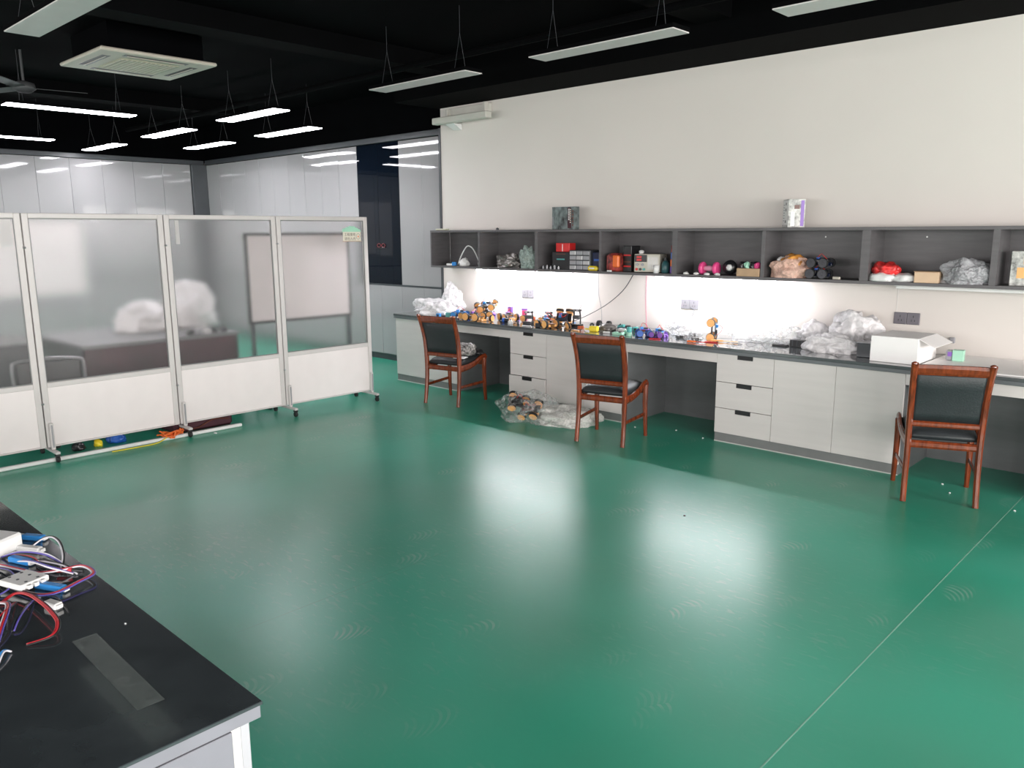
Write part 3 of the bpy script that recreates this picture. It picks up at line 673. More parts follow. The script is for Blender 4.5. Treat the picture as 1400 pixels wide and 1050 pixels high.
# wall mounted white unit at the end of the white wall
t = thing('wall_unit', 'white bar shaped unit on brackets high at the left end of the wall', 'wall fixture', (-7.05, 6.20, 2.80))
uw = mat('ivory plastic', (0.55, 0.54, 0.49), 0.4, var=0.03)
MB().box((0.43, 0, 0.065), (0.86, 0.09, 0.07), 0.008).build('bar', uw, t)
MB().b(0.13, 0.76, 0.10, 0.148, 0.10, 0.205, 0.004).build('back_plate', uw, t)
MB().b(0.72, 0.755, 0.046, 0.10, 0.10, 0.21, 0.003).build('bracket', uw, t)
MB().b(0.13, 0.16, 0.046, 0.10, 0.10, 0.19, 0.003).build('bracket', uw, t)
m = MB(); m.rings([[Vector((0.15, 0.02, 0.029)), Vector((0.29, 0.02, 0.029)), Vector((0.29, 0.14, 0.029))], [Vector((0.17, 0.13, -0.03)), Vector((0.29, 0.13, -0.03)), Vector((0.29, 0.149, -0.03))]]); m.build('gusset', plast_w, t)

# ================================================================ SOCKETS, WALL CABLES
def socket(label, x0, x1, mt):
    t = thing('wall_socket', label, 'socket', (x0, YB, 0.957), group='double sockets above the worktop'); W = (x1 - x0)
    for i in range(2):
        p = MB().b(i * W / 2 + 0.001, (i + 1) * W / 2 - 0.001, -0.010, -0.0005, 0, 0.088, 0.003).build('plate', mt, t)
        for (dx, dz, sx, sz) in ((0.5, 0.06, 0.004, 0.016), (0.38, 0.03, 0.004, 0.014), (0.62, 0.03, 0.004, 0.014)):
            MB().box(((i + dx) * W / 2, -0.0108, dz), (sx, 0.0016, sz)).build('slot', black_m, p)
sock_m = mat('silver grey plastic', (0.15, 0.145, 0.155), 0.35, var=0.04)
socket('double wall socket behind the left toy pile, near the first strip light', -5.86, -5.69, sock_m)
socket('double wall socket with a power adapter cord plugged in', -3.89, -3.71, sock_m)
socket('dark double wall socket left of the rightmost chair', -2.045, -1.86, mat('dark grey socket', (0.13, 0.12, 0.14), 0.35, var=0.1))
tag(MB().b(-0.018, 0.018, -0.02, 0, -0.02, 0.022, 0.004).build('wall_switch', skyp_m, loc=(-1.63, YB - 0.0005, 0.865)), 'tiny grey fitting on the wall above the mint green box', 'fitting')
def cable(label, pts, r, mt, cat='cable', n=8, name='cable', group=None):
    o = MB().tube(smoothpts(pts, n), r, 6).build(name, mt, smooth=True); return tag(o, label, cat, group)
cable('grey cable sagging diagonally from the shelf to the worktop', [(-4.40, 6.32, 1.255), (-4.50, 6.30, 1.10), (-4.68, 6.27, 0.95), (-4.88, 6.20, 0.83), (-5.0, 6.10, 0.768)], 0.004, dark_m)
cable('thin pale cable hanging down the wall left of the grey one', [(-4.83, 6.34, 1.26), (-4.82, 6.335, 1.05), (-4.78, 6.33, 0.90), (-4.75, 6.30, 0.765)], 0.002, skyp_m)
cable('thin pinkish cable hanging down the wall above the teal cylinder', [(-4.27, 6.343, 1.26), (-4.27, 6.343, 1.0), (-4.26, 6.34, 0.85), (-4.23, 6.30, 0.765)], 0.0018, pink_m)
cable('thin pale cable hanging from the leftmost wall socket', [(-5.84, 6.335, 0.975), (-5.86, 6.33, 0.90), (-5.80, 6.30, 0.82), (-5.7, 6.24, 0.765)], 0.002, skyp_m)
t = thing('power_adapter', 'grey power adapter with cord and orange plug on the worktop', 'adapter', (-3.86, 6.22, 0.80))
MB().box((0, 0, 0), (0.085, 0.035, 0.035), 0.006, Matrix.Rotation(-0.5, 3, 'Y')).build('adapter_body', skyp_m, t)
MB().tube(smoothpts([(0.035, 0, 0.02), (0.11, 0.05, 0.07), (0.12, 0.10, 0.15), (0.07, 0.115, 0.175)], 6), 0.004, 6).build('cord', dark_m, t)
MB().tube(smoothpts([(-0.04, 0, -0.02), (-0.09, -0.03, -0.035), (-0.17, -0.08, -0.038), (-0.23, -0.10, -0.036)], 6), 0.004, 6).build('lead', dark_m, t)
MB().b(-0.31, -0.23, -0.115, -0.09, -0.042, -0.025, 0.004).build('plug', orange_m, t)
tag(MB().box((0, 0, 0), (0.002, 0.002, 0.28)).build('wall_conduit', plast_w, loc=(-2.03, YB - 0.002, 1.14)), 'thin white cover strip on the wall above the dark socket', 'conduit')

# ================================================================ TOYS AND PARTS
def wheel_parts(parent, c, r, wd_, axis, rim_m=None, tyre_m=None, seg=18):
    rim_m = rim_m or yel_m; tyre_m = tyre_m or rub_m
    w = MB().lathe([(r * 0.72, -wd_ / 2), (r * 0.97, -wd_ / 2 * 0.8), (r, 0), (r * 0.97, wd_ / 2 * 0.8), (r * 0.72, wd_ / 2)], c, axis, seg).build('tyre', tyre_m, parent, smooth=False)
    m = MB().lathe([(0.0001, -wd_ * .56), (r * 0.25, -wd_ * .56), (r * 0.3, -wd_ * .52), (r * 0.88, -wd_ * .53), (r * 0.9, 0), (r * 0.88, wd_ * .53), (r * 0.3, wd_ * .52), (r * 0.25, wd_ * .56), (0.0001, wd_ * .56)], c, axis, seg)
    m.build('rim', rim_m, w)
def toy_car(label, loc, rot, L=0.17, W=0.13, r=0.034, body=None, deck=None, rim=None, extra=None, name='toy_car', tyre=None, sc=1.12):
    body = body or black_m; deck = deck or pcb_m
    t = thing(name, label, 'toy car', loc, group='toy robot cars', rot=rot); t.scale = (sc, sc, sc)
    z = r
    MB().box((0, 0, z), (L, W * 0.55, 0.006), 0.002).build('chassis', body, t)
    for sx in (-1, 1):
        for sy in (-1, 1):
            wheel_parts(t, (sx * L * 0.32, sy * W * 0.46, z), r, 0.026, 'Y', rim, tyre)
            MB().box((sx * L * 0.32, sy * W * 0.24, z - 0.014), (0.055, 0.022, 0.02), 0.003).build('motor', yel_m if rim is None else body, t)
    MB().box((0.0, 0, z + 0.026), (L * 0.62, W * 0.5, 0.004), 0.001).build('circuit_board', deck, t)
    for sx in (-1, 1):
        for sy in (-1, 1): MB().cyl((sx * L * 0.26, sy * W * 0.2, z + 0.003), (sx * L * 0.26, sy * W * 0.2, z + 0.024), 0.003, 6).build('standoff', steel_m, t)
    MB().box((L * 0.1, 0, z + 0.034), (0.03, 0.03, 0.012), 0.002).build('chip', black_m, t)
    MB().box((-L * 0.15, 0.01, z + 0.036), (0.024, 0.04, 0.016), 0.002).build('connector', extra or blue2_m, t)
    m = MB().tube(smoothpts([(-L * .2, 0, z + .04), (-L * .1, .03, z + .07), (L * .1, -.01, z + .065), (L * .25, .02, z + .03)], 5), 0.0022, 5); m.build('wire', red_m, t)
    return t
B = ZT + 0.0005
toy_car('toy robot car with two orange wheels facing front, right of the leftmost chair back', (-5.93, 5.70, B), (0, 0, 0.15), r=0.037, extra=pur_m)
toy_car('toy robot car tilted against the wall side, behind the front orange-wheeled car', (-6.10, 5.99, B + 0.05), (0.55, 0.1, 0.9), extra=plast_w, deck=pcb_m)
toy_car('toy robot car with a blue chassis nearest the leftmost chair back', (-6.25, 5.80, B), (0, 0, 0.6), r=0.030, body=blue_m, rim=blue2_m, deck=blue2_m)
toy_car('toy robot car with orange wheels between two loose stacks, left of the black frame', (-5.66, 5.92, B), (0, 0, -0.35), extra=pur_m)
toy_car('toy robot car stacked on top of the leftmost orange-wheeled cars', (-5.92, 5.90, B + 0.105), (0.3, -0.2, 0.4), r=0.032)
toy_car('toy robot car right beside the black frame, orange wheels toward the wall', (-5.12, 5.93, B), (0, 0, 0.45))
toy_car('toy robot car with dark brown deck left of the upright robot', (-4.97, 5.73, B), (0, 0, -0.2), deck=brown_m, body=brown_m)
toy_car('toy robot car tipped on its side just left of the upright robot', (-4.90, 5.92, B + 0.075), (1.25, 0, 0.3), L=0.14)
toy_car('blue toy robot car standing behind the right edge of the middle chair', (-3.90, 5.78, B), (0.0, 0, 0.7), L=0.12, W=0.11, r=0.028, body=blue_m, rim=blue_m, deck=pur_m)
toy_car('purple toy robot car to the right of the blue one', (-3.76, 5.80, B), (0.0, 0, 0.1), L=0.11, W=0.10, r=0.024, body=pur_m, rim=pur_m, deck=blue_m)
toy_car('toy robot car standing on end with orange wheels at top and bottom', (-3.39, 5.96, B + 0.085), (0, PI / 2, 0.35), L=0.17, W=0.13, r=0.032)
def box_item(name, label, cat, loc, d, mt, rz=0.0, bev=0.003, extra=None, group=None, rot=None):
    t = thing(name, label, cat, loc, rz, group, rot)
    MB().box((0, 0, d[2] / 2), d, bev).build('body', mt, t)
    for e in extra or []:
        nm, c, dd, m2 = e; MB().box(c, dd, min(dd) * 0.15).build(nm, m2, t)
    return t
# loose wheels
for lb, loc, rot in (('loose orange wheel standing upright at the worktop edge right of the first car', (-5.70, 5.72, B + 0.036), (0, 0, PI / 2 + .2)),
                     ('loose orange wheel leaning behind the loose upright one', (-5.45, 5.92, B + 0.036), (0.1, 0, 0.3)),
                     ('loose orange wheel in front of the brown decked car', (-4.72, 5.74, B + 0.036), (0.3, 0, -0.4)),
                     ('loose orange wheel beside the blue chassis car', (-6.12, 5.69, B + 0.036), (0.2, 0, 0.2))):
    t = thing('loose_wheel', lb, 'wheel', loc, rot=rot, group='loose orange toy wheels'); wheel_parts(t, (0, 0, 0), 0.035, 0.024, 'Y')
t = thing('servo', 'black motor with blue cap lying at the worktop edge', 'motor', (-5.57, 5.74, B), 0.3)
MB().lathe([(0.0, 0), (0.022, 0.001), (0.024, 0.01), (0.024, 0.07), (0.018, 0.075), (0.006, 0.076), (0.006, 0.09)], (0, 0, 0.024), 'X', 16).build('can', black_m, t); MB().lathe([(0.025, -0.012), (0.025, 0.012)], (0.02, 0, 0.024), 'X', 16).build('cap_band', blue_m, t)
box_item('gearbox', 'orange gearbox right of the black motor', 'motor', (-5.47, 5.78, B), (0.065, 0.024, 0.05), yel_m, 0.4, extra=[('shaft', (0.02, 0, 0.03), (0.008, 0.05, 0.008), plast_w)])
box_item('toy_block', 'purple upright block behind the orange wheels', 'block', (-5.80, 6.10, B), (0.045, 0.04, 0.12), pur_m, 0.2, extra=[('cap', (0, 0, 0.13), (0.03, 0.03, 0.02), plast_w)])
box_item('toy_block', 'pink and purple block left of the black frame', 'block', (-5.56, 6.06, B), (0.05, 0.04, 0.10), pink_m, 0.5, extra=[('cap', (0, 0, 0.11), (0.06, 0.02, 0.02), pur_m)])
box_item('toy_block', 'light blue block beside the blue chassis car', 'block', (-6.36, 5.74, B), (0.07, 0.05, 0.05), teal_m, 0.5, extra=[('knob', (0.01, 0, 0.055), (0.03, 0.03, 0.015), plast_w)])
box_item('toy_block', 'dark purple block at the foot of the pink white bag', 'block', (-6.52, 5.78, B), (0.08, 0.04, 0.03), maroon_m, 0.1, extra=[('knob', (0.0, 0, 0.034), (0.02, 0.02, 0.01), pink_m)])
def robot(label, loc, rz, h, tall=True):
    t = thing('robot_frame', label, 'robot', loc, rz)
    MB().box((0, 0, 0.012), (0.11, 0.07, 0.024), 0.004).build('base', black_m, t)
    for s in (-1, 1): MB().bar([(s * 0.04, 0, 0.02), (s * 0.035, 0.01, h * 0.6), (s * 0.03, 0, h)], 0.010, 0.02).build('strut', black_m, t)
    MB().box((0, 0, h * 0.55), (0.07, 0.045, 0.035), 0.003).build('servo_body', dark_m, t)
    MB().box((0, 0, h - 0.01), (0.085, 0.04, 0.018), 0.003).build('head_plate', black_m, t)
    for s in (-1, 1): MB().lathe([(0.0, -.008), (0.012, -.008), (0.012, .004), (0.0, .006)], (s * 0.02, -0.026, h - 0.008), 'Y', 12).build('sensor_eye', skyp_m, t)
    MB().tube(smoothpts([(0.03, 0, h), (0.04, 0.01, h + 0.03), (0.05, 0, h + 0.05)], 4), 0.002, 5).build('antenna', dark_m, t)
    return t
robot('black robot frame with a wide head at the toy pile, above the first drawers', (-5.30, 5.84, B), 0.4, 0.125)
robot('second black robot frame leaning behind the wide headed one', (-5.22, 6.05, B), -0.3, 0.11)
robot('dark upright robot with antenna right of the toy cars', (-4.80, 5.97, B), 0.15, 0.165)
cable('wire arch sprouting left of the upright robot', [(-5.06, 6.02, B + .01), (-5.05, 6.02, B + 0.13), (-4.98, 6.02, B + 0.16), (-4.93, 6.02, B + 0.12), (-4.92, 6.02, B + .01)], 0.002, dark_m)
box_item('gearbox', 'bright yellow gearbox at the worktop edge above the middle chair', 'motor', (-4.43, 5.76, B), (0.085, 0.045, 0.05), yel2_m, 0.2, bev=0.008, extra=[('shaft', (-0.06, 0, 0.02), (0.06, 0.012, 0.012), yel2_m)])
t = thing('tyre_pair', 'pair of black rubber tyres behind the yellow gearbox', 'tyres', (-4.52, 6.03, B), 0.2)
for s in (-1, 1): MB().lathe([(0.018, -.018), (0.034, -.016), (0.036, 0), (0.034, .016), (0.018, .018)], (s * 0.05, 0, 0.036), 'X', 18).build('tyre', rub_m, t)
MB().cyl((-0.05, 0, 0.036), (0.05, 0, 0.036), 0.006, 8).build('axle', steel_m, t)
tag(MB().blob((0, 0, 0), (0.16, 0.12, 0.06), 8, 0.35).build('foil_bag', silver_m, smooth=True, loc=(-4.38, 5.90, B)), 'small silvery bag beside the yellow gearbox', 'bag')
box_item('circuit_module', 'dark green circuit module with black blocks behind the silvery bag', 'circuit', (-4.25, 6.0, B), (0.12, 0.08, 0.03), pcb_m, 0.3, extra=[('chip', (0.02, 0, 0.04), (0.04, 0.04, 0.02), black_m), ('terminal', (-0.03, 0.01, 0.042), (0.03, 0.05, 0.024), teal_m)])
box_item('circuit_module', 'mint green module at the worktop edge above the middle chair', 'circuit', (-4.13, 5.72, B), (0.10, 0.05, 0.022), mint_m, 0.1, extra=[('chip', (0.02, 0, 0.026), (0.03, 0.02, 0.008), black_m)])
box_item('small_box', 'small white box behind the mint green module', 'box', (-4.18, 5.87, B), (0.10, 0.06, 0.035), plast_w, -0.2, extra=[('label_patch', (0, 0, 0.0355), (0.05, 0.03, 0.001), skyp_m)])
t = thing('canister', 'teal canister with mint base right of the middle chair top', 'canister', (-4.0, 5.70, B))
MB().lathe([(0.02, 0), (0.024, 0.004), (0.024, 0.03), (0.018, 0.034)], (0, 0, 0), 'Z', 16).build('base', mint_m, t); MB().lathe([(0.018, 0.0345), (0.022, 0.037), (0.022, 0.075), (0.014, 0.08), (0.0, 0.081)], (0, 0, 0), 'Z', 16).build('body', teal_m, t)
box_item('tool_bits', 'small cluster of black metal bits near the power adapter lead', 'tool', (-3.60, 5.90, B), (0.08, 0.03, 0.02), black_m, 0.4, extra=[('bit', (0.02, 0.03, 0.01), (0.06, 0.012, 0.014), steel_m), ('bit', (-0.03, -0.025, 0.012), (0.03, 0.02, 0.02), dark_m)])
def driver(name, label, cat, loc, rz, mh, ms, L=0.16):
    t = thing(name, label, cat, loc, rz)
    MB().lathe([(0.0, 0), (0.008, 0.002), (0.009, 0.03), (0.007, L * .45), (0.004, L * .47)], (0, 0, 0.0095), 'X', 10).build('handle', mh, t); MB().cyl((L * .47, 0, 0.0095), (L, 0, 0.0095), 0.003, 8).build('shaft', ms, t)
driver('screwdriver', 'small red and orange screwdriver at the worktop edge before the upended car', 'tool', (-3.42, 5.69, B), 0.15, orange_m, red_m)
driver('brush', 'pale orange stick lying right of the upended car', 'stick', (-3.30, 5.86, B), 0.25, yel_m, yel_m, 0.22)
box_item('flat_strip', 'short dark red strip at the foot of the upended car', 'strip', (-3.26, 5.80, B), (0.11, 0.025, 0.008), red_m, 0.15, extra=[('end_cap', (0.05, 0, 0.01), (0.012, 0.02, 0.006), black_m)])
box_item('circuit_module', 'thin black circuit board near the large white bags', 'circuit', (-2.76, 5.99, B), (0.12, 0.06, 0.014), black_m, 0.0, extra=[('chip', (0, 0, 0.018), (0.03, 0.03, 0.008), skyp_m)])
box_item('terminal_block', 'black ribbed block in front of the large white bags', 'block', (-2.62, 6.02, B), (0.13, 0.07, 0.055), black_m, -0.1, extra=[('rib', (-0.04, -0.036, 0.03), (0.01, 0.004, 0.04), dark_m), ('rib', (0, -0.036, 0.03), (0.01, 0.004, 0.04), dark_m), ('rib', (0.04, -0.036, 0.03), (0.01, 0.004, 0.04), dark_m)])
box_item('tray', 'dark open tray at the right end of the large white bags', 'tray', (-2.06, 5.88, B), (0.10, 0.12, 0.10), dark_m, 0.0, extra=[('lip', (0.0, 0, 0.103), (0.125, 0.13, 0.006), skyp_m)])
for i, pts in enumerate(([(-3.02, 5.93, B), (-2.98, 5.90, B + .02), (-2.94, 5.95, B + .003)], [(-2.92, 5.99, B), (-2.86, 5.96, B + .03), (-2.88, 6.05, B + .01)], [(-3.1, 5.85, B + .002), (-3.05, 5.83, B + .008), (-3.02, 5.86, B + .002)])):
    cable(['short black wire curl right of the pale orange stick', 'taller black wire curl left of the thin black circuit board', 'flat black wire curl nearest the worktop edge by the orange stick'][i], pts, 0.0022, black_m, 'wire', 6, 'wire_curl', 'black wire curls')
cable('long thin wire from the upended car toward the clear bag', [(-3.35, 6.0, B + .01), (-3.1, 6.08, B + .012), (-2.95, 6.05, B + .004)], 0.002, dark_m, 'wire')
# denser scatter of small parts on the worktop
def scrap(kind, col, where, x, y, rz=0.0, z=0.0):
    mt, cn = col; lb = '%s %s %s' % (cn, {'gear': 'toothed gear', 'battery': 'battery cell', 'strip': 'drilled plastic strip', 'block': 'small block', 'coil': 'coil of wire', 'plate': 'small flat plate', 'motor': 'gear motor', 'ball': 'small rounded part'}[kind], where)
    nm = {'gear': 'gear', 'battery': 'battery', 'strip': 'plastic_strip', 'block': 'toy_block', 'coil': 'wire_coil', 'plate': 'flat_plate', 'motor': 'gear_motor', 'ball': 'round_part'}[kind]
    t = thing(nm, lb, {'coil': 'wire', 'motor': 'motor', 'gear': 'gear', 'battery': 'battery'}.get(kind, 'part'), (x, y, B + z), rz)
    if kind == 'gear':
        m = MB(); N = 10; r0 = []; r1 = []
        for i in range(N * 2):
            r = 0.024 if i % 2 else 0.019; a = PI * i / N
            r0.append(Vector((r * math.cos(a), -0.006, 0.024 + r * math.sin(a)))); r1.append(Vector((r * math.cos(a), 0.006, 0.024 + r * math.sin(a))))
        m.rings([r0, r1]); m.build('toothed_wheel', mt, t); MB().cyl((0, -0.014, 0.024), (0, 0.014, 0.024), 0.005, 8).build('axle', steel_m, t)
    elif kind == 'battery':
        MB().cyl((-0.03, 0, 0.0095), (0.03, 0, 0.0095), 0.009, 12).build('cell', mt, t); MB().cyl((0.0305, 0, 0.0095), (0.034, 0, 0.0095), 0.004, 8).build('terminal_tip', steel_m, t)
    elif kind == 'strip':
        MB().box((0, 0, 0.005), (0.10, 0.016, 0.008), 0.002).build('strip', mt, t)
        for i in range(5): MB().lathe([(0, 0), (0.004, 0), (0.004, 0.0008), (0, 0.0008)], (-0.036 + i * 0.018, 0, 0.0092), 'Z', 8).build('hole', black_m, t)
    elif kind == 'block':
        MB().box((0, 0, 0.022), (0.05, 0.036, 0.042), 0.005).build('block', mt, t); MB().box((0, -0.0185, 0.022), (0.022, 0.003, 0.02), 0.001).build('face', black_m, t)
    elif kind == 'coil':
        pts = [(0.032 * math.cos(a * 0.7) * (1 + 0.15 * math.sin(a * 2.1)), 0.028 * math.sin(a * 0.7), 0.004 + 0.0012 * a) for a in range(28)]
        MB().tube(pts, 0.0024, 6).build('wire', mt, t)
    elif kind == 'plate':
        MB().box((0, 0, 0.004), (0.075, 0.05, 0.006), 0.001).build('plate', mt, t); MB().box((0.01, 0, 0.011), (0.02, 0.02, 0.008), 0.001).build('chip', black_m, t)
    elif kind == 'motor':
        MB().box((0, 0, 0.012), (0.06, 0.024, 0.022), 0.003).build('gearbox', mt, t); MB().cyl((0.0305, 0, 0.012), (0.055, 0, 0.012), 0.010, 10).build('can', steel_m, t); MB().cyl((-0.018, -0.022, 0.012), (-0.018, 0.022, 0.012), 0.004, 6).build('shaft', plast_w, t)
    else:
        MB().blob((0, 0, 0), (0.05, 0.045, 0.04), int(x * 100) % 50, 0.25, sub=3).build('body', mt, t, smooth=True); MB().cyl((0, 0, 0.03), (0.008, 0, 0.052), 0.006, 8).build('stub', black_m, t)
YE, BK, WH, BL, PU, RE, TE, OR, MI, GR = (yel_m, 'orange yellow'), (black_m, 'black'), (plast_w, 'white'), (blue2_m, 'bright blue'), (pur_m, 'purple'), (red_m, 'red'), (teal_m, 'teal'), (orange_m, 'orange'), (mint_m, 'mint'), (skyp_m, 'grey')
for a in (('motor', YE, 'at the foot of the blue chassis car', -6.22, 5.66, .4), ('gear', WH, 'in front of the first orange-wheeled car', -6.00, 5.625 + .03, .2), ('ball', PU, 'on the wall side of the stacked car', -6.12, 6.17, 0), ('block', BL, 'left of the blue chassis car', -6.44, 5.66, .3),
          ('coil', RE, 'behind the blue chassis car', -6.32, 5.98, 0), ('gear', YE, 'behind the left wire coil', -6.36, 6.12, .6), ('block', PU, 'right of the purple upright block', -5.72, 6.12, .4), ('motor', YE, 'left of the loose upright wheel', -5.80, 5.70, 1.2),
          ('battery', BL, 'behind the black motor with blue cap', -5.58, 5.82, .3), ('plate', WH, 'in the gap before the purple blocks', -5.72, 6.03, .2), ('coil', BK, 'at the worktop edge before the wide headed robot', -5.34, 5.70, 0), ('ball', WH, 'left of the wide headed robot frame', -5.42, 5.70, 0),
          ('gear', OR, 'left of the wide headed robot, wall side', -5.44, 6.07, -.3), ('motor', YE, 'in front of the car beside the black frame', -5.14, 5.78, .2), ('strip', BL, 'at the wall behind the brown decked car', -5.02, 6.16, .1), ('strip', WH, 'at the edge before the car beside the black frame', -5.17, 5.66, .2),
          ('block', BK, 'between the brown decked car and the edge', -5.02, 5.66, .5), ('motor', YE, 'behind the brown decked car', -5.0, 5.94, 1.0), ('coil', OR, 'left of the yellow gearbox', -4.60, 5.78, 0), ('plate', GR, 'behind the yellow gearbox', -4.44, 5.85, .4),
          ('gear', BK, 'left of the tyre pair', -4.64, 6.0, .8), ('strip', YE, 'at the left of the yellow gearbox by the edge', -4.58, 5.68, -.2), ('ball', TE, 'between the tyre pair and the dark module', -4.36, 6.06, 0), ('ball', MI, 'just behind the mint green module', -4.10, 5.80, 0),
          ('battery', WH, 'left of the mint green module', -4.26, 5.72, .2), ('block', TE, 'right of the dark green circuit module', -4.14, 6.0, .3), ('coil', BK, 'near the black metal bits', -3.56, 6.0, 0), ('plate', TE, 'between the canister and the purple car', -3.92, 5.92, .2),
          ('ball', BL, 'between the blue and the purple toy cars', -3.83, 5.94, 0), ('strip', RE, 'at the edge before the purple toy car', -3.72, 5.67, .3), ('gear', GR, 'left of the upended car', -3.50, 5.80, .3), ('motor', BK, 'beside the foot of the upended car', -3.42, 5.82, .9)):
    scrap(*a)
# bags on the worktop
def bag(label, loc, d, mt, seed, rz=0.0, amp=0.4, name='plastic_bag', sub=5, freq=2.2):
    return tag(MB().blob((0, 0, 0), d, seed, amp, freq, sub).build(name, mt, smooth=True, loc=loc, rot=(0, 0, rz)), label, 'bag')
bag('crumpled white bag with pink tint at the left end of the worktop', (-6.72, 5.86, B), (0.50, 0.34, 0.16), bag_m, 1)
bag('white bag standing tall against the wall corner at the left end', (-6.80, 6.19, B), (0.26, 0.18, 0.28), bag_m, 2)
bag('thin clear bag lying behind the toy cars under the first strip light', (-5.35, 6.22, B), (0.45, 0.14, 0.07), bagclear_m, 3)
bag('thin clear bag behind the purple toy car', (-3.72, 6.12, B), (0.30, 0.22, 0.12), bagclear_m, 4)
bag('clear flat bag right of the upended car', (-3.08, 6.14, B), (0.34, 0.22, 0.13), bagclear_m, 5)
bag('clear bag with greyish folds left of the black ribbed block', (-2.78, 6.16, B), (0.26, 0.22, 0.12), bagclear_m, 6)
bag('large white bag behind the black ribbed block', (-2.58, 6.19, B), (0.26, 0.22, 0.17), bag_m, 7)
bag('largest white bag pile reaching up the wall, left of the white sheet', (-2.27, 6.17, B), (0.34, 0.26, 0.27), bag_m, 8)
bag('front fold of white bag drooping toward the worktop edge by the tray', (-2.32, 5.92, B), (0.36, 0.18, 0.13), bag_m, 9)
foam_m = mat('white foam', (0.92, 0.90, 0.89), 0.5, var=0.01)
t = thing('foam_board', 'wide thin white board covering the right part of the worktop', 'board', (0, 0, B))
MB().b(-1.645, 1.2, 5.64, 6.33, 0, 0.010, 0.002).build('board', foam_m, t)
t = thing('white_carton', 'white carton standing on the worktop between the white bags and rightmost chair', 'carton', (-1.975, 5.70, B))
MB().b(0, 0.31, 0.0, 0.40, 0, 0.178, 0.003).build('carton', foam_m, t); MB().box((0.36, 0.2, 0.150), (0.115, 0.39, 0.004), 0.001, Matrix.Rotation(0.45, 3, 'Y')).build('flap', foam_m, t)
box_item('small_box', 'small mint green and grey box on the white board behind the rightmost chair', 'box', (-1.50, 6.02, B + 0.011), (0.07, 0.06, 0.075), mint_m, 0.1, extra=[('grey_side', (-0.055, 0, 0.036), (0.04, 0.055, 0.07), skyp_m), ('dark_dot', (-0.05, -0.0285, 0.045), (0.025, 0.003, 0.03), pur_m)])

navy_m = mat('dark navy plastic', (0.006, 0.012, 0.04), 0.4); hub_m = mat('black wheel hub', (0.03, 0.03, 0.035), 0.3, metal=0.5)
# ================================================================ SHELF CONTENTS
ZS = 1.2855; YI = 6.13
cable('white cable arched upright in the leftmost shelf bay', [(-6.63, YI, ZS + .01), (-6.58, YI, ZS + .10), (-6.50, YI, ZS + .20), (-6.44, YI, ZS + .215), (-6.37, YI, ZS + .17), (-6.29, YI, ZS + .05)], 0.007, plast_w)
box_item('plug', 'blue plug with white ends in the leftmost shelf bay', 'plug', (-6.66, YI - .03, ZS), (0.05, 0.03, 0.04), blue2_m, 0, extra=[('white_end', (-0.07, 0, 0.012), (0.09, 0.03, 0.022), plast_w)])
tag(MB().blob((0, 0, 0), (0.12, 0.09, 0.08), 41, 0.4, sub=3).build('white_lump', plast_w, smooth=True, loc=(-6.53, YI, ZS)), 'crumpled white lump right of the blue plug on the shelf', 'clutter')
tag(MB().blob((0, 0, 0), (0.05, 0.05, 0.08), 42, 0.4, sub=3).build('white_lump', plast_w, smooth=True, loc=(-6.27, YI, ZS)), 'small white lump at the right side of the leftmost bay', 'clutter')
tag(MB().blob((0, 0, 0), (0.30, 0.14, 0.13), 43, 0.45, sub=4).build('foil_bag', silver_m, loc=(-5.85, YI, ZS)), 'silver brown foil bag in the second shelf bay', 'bag')
tag(MB().blob((0, 0, 0), (0.18, 0.14, 0.19), 44, 0.45, sub=4).build('plastic_bag', film('pale mint film', (0.42, 0.52, 0.48), 0.55, 0.3, 0.7), loc=(-5.55, YI - .02, ZS)), 'pale mint plastic bag hanging over the edge of the second shelf bay', 'bag')
# bay 3
box_item('component_box', 'bright red box topmost in the third shelf bay', 'box', (-5.10, YI + 0.03, ZS + 0.171), (0.17, 0.10, 0.085), red_m, 0, extra=[('white_stripe', (0.0, -0.051, 0.04), (0.008, 0.002, 0.07), plast_w)])
box_item('component_box', 'black box under the red box in the third shelf bay', 'box', (-5.11, YI + 0.03, ZS), (0.22, 0.13, 0.17), black_m, 0, extra=[('green_stripe', (0.0, -0.066, 0.10), (0.10, 0.002, 0.012), teal_m), ('red_stripe', (0, -0.066, 0.15), (0.12, 0.002, 0.01), brown_m)])
t = thing('parts_organizer', 'grey parts organiser with small clear drawers in the third shelf bay', 'organiser', (-4.86, YI + 0.02, ZS))
MB().b(-0.125, 0.125, -0.07, 0.10, 0, 0.19, 0.003).build('case', dark_m, t)
for i in range(3):
    for j in range(4): MB().box((-0.082 + i * 0.082, -0.074, 0.026 + j * 0.046), (0.072, 0.01, 0.036), 0.002).build('small_drawer', skyp_m if (i + j) % 3 else alu2_m, t)
box_item('component_box', 'dark blue box right of the parts organiser', 'box', (-4.68, YI + 0.04, ZS), (0.10, 0.12, 0.17), mat('navy card', (0.01, 0.015, 0.06), 0.4), 0, extra=[('blue_stripe', (0, -0.061, 0.10), (0.06, 0.002, 0.02), blue_m)])
box_item('tape_roll', 'yellow oval item at the right of the third shelf bay', 'tape', (-4.70, YI - 0.045, ZS), (0.12, 0.045, 0.045), yel2_m, 0, bev=0.015, extra=[('white_core', (0.0, -0.023, 0.024), (0.06, 0.003, 0.014), plast_w)])
for i in range(5):
    box_item('connector_bit', '%s in the row of tiny white connectors in the third bay' % ['leftmost', 'second', 'middle', 'fourth', 'rightmost'][i], 'connector', (-5.32 + i * 0.05, YI - 0.055, ZS), (0.02, 0.015, 0.036 if i % 2 else 0.026), skyp_m, 0.2 * i, extra=[('pin', (0, 0, 0.036 if i % 2 else 0.028), (0.006, 0.006, 0.01), steel_m)], group='white connectors in the third bay')
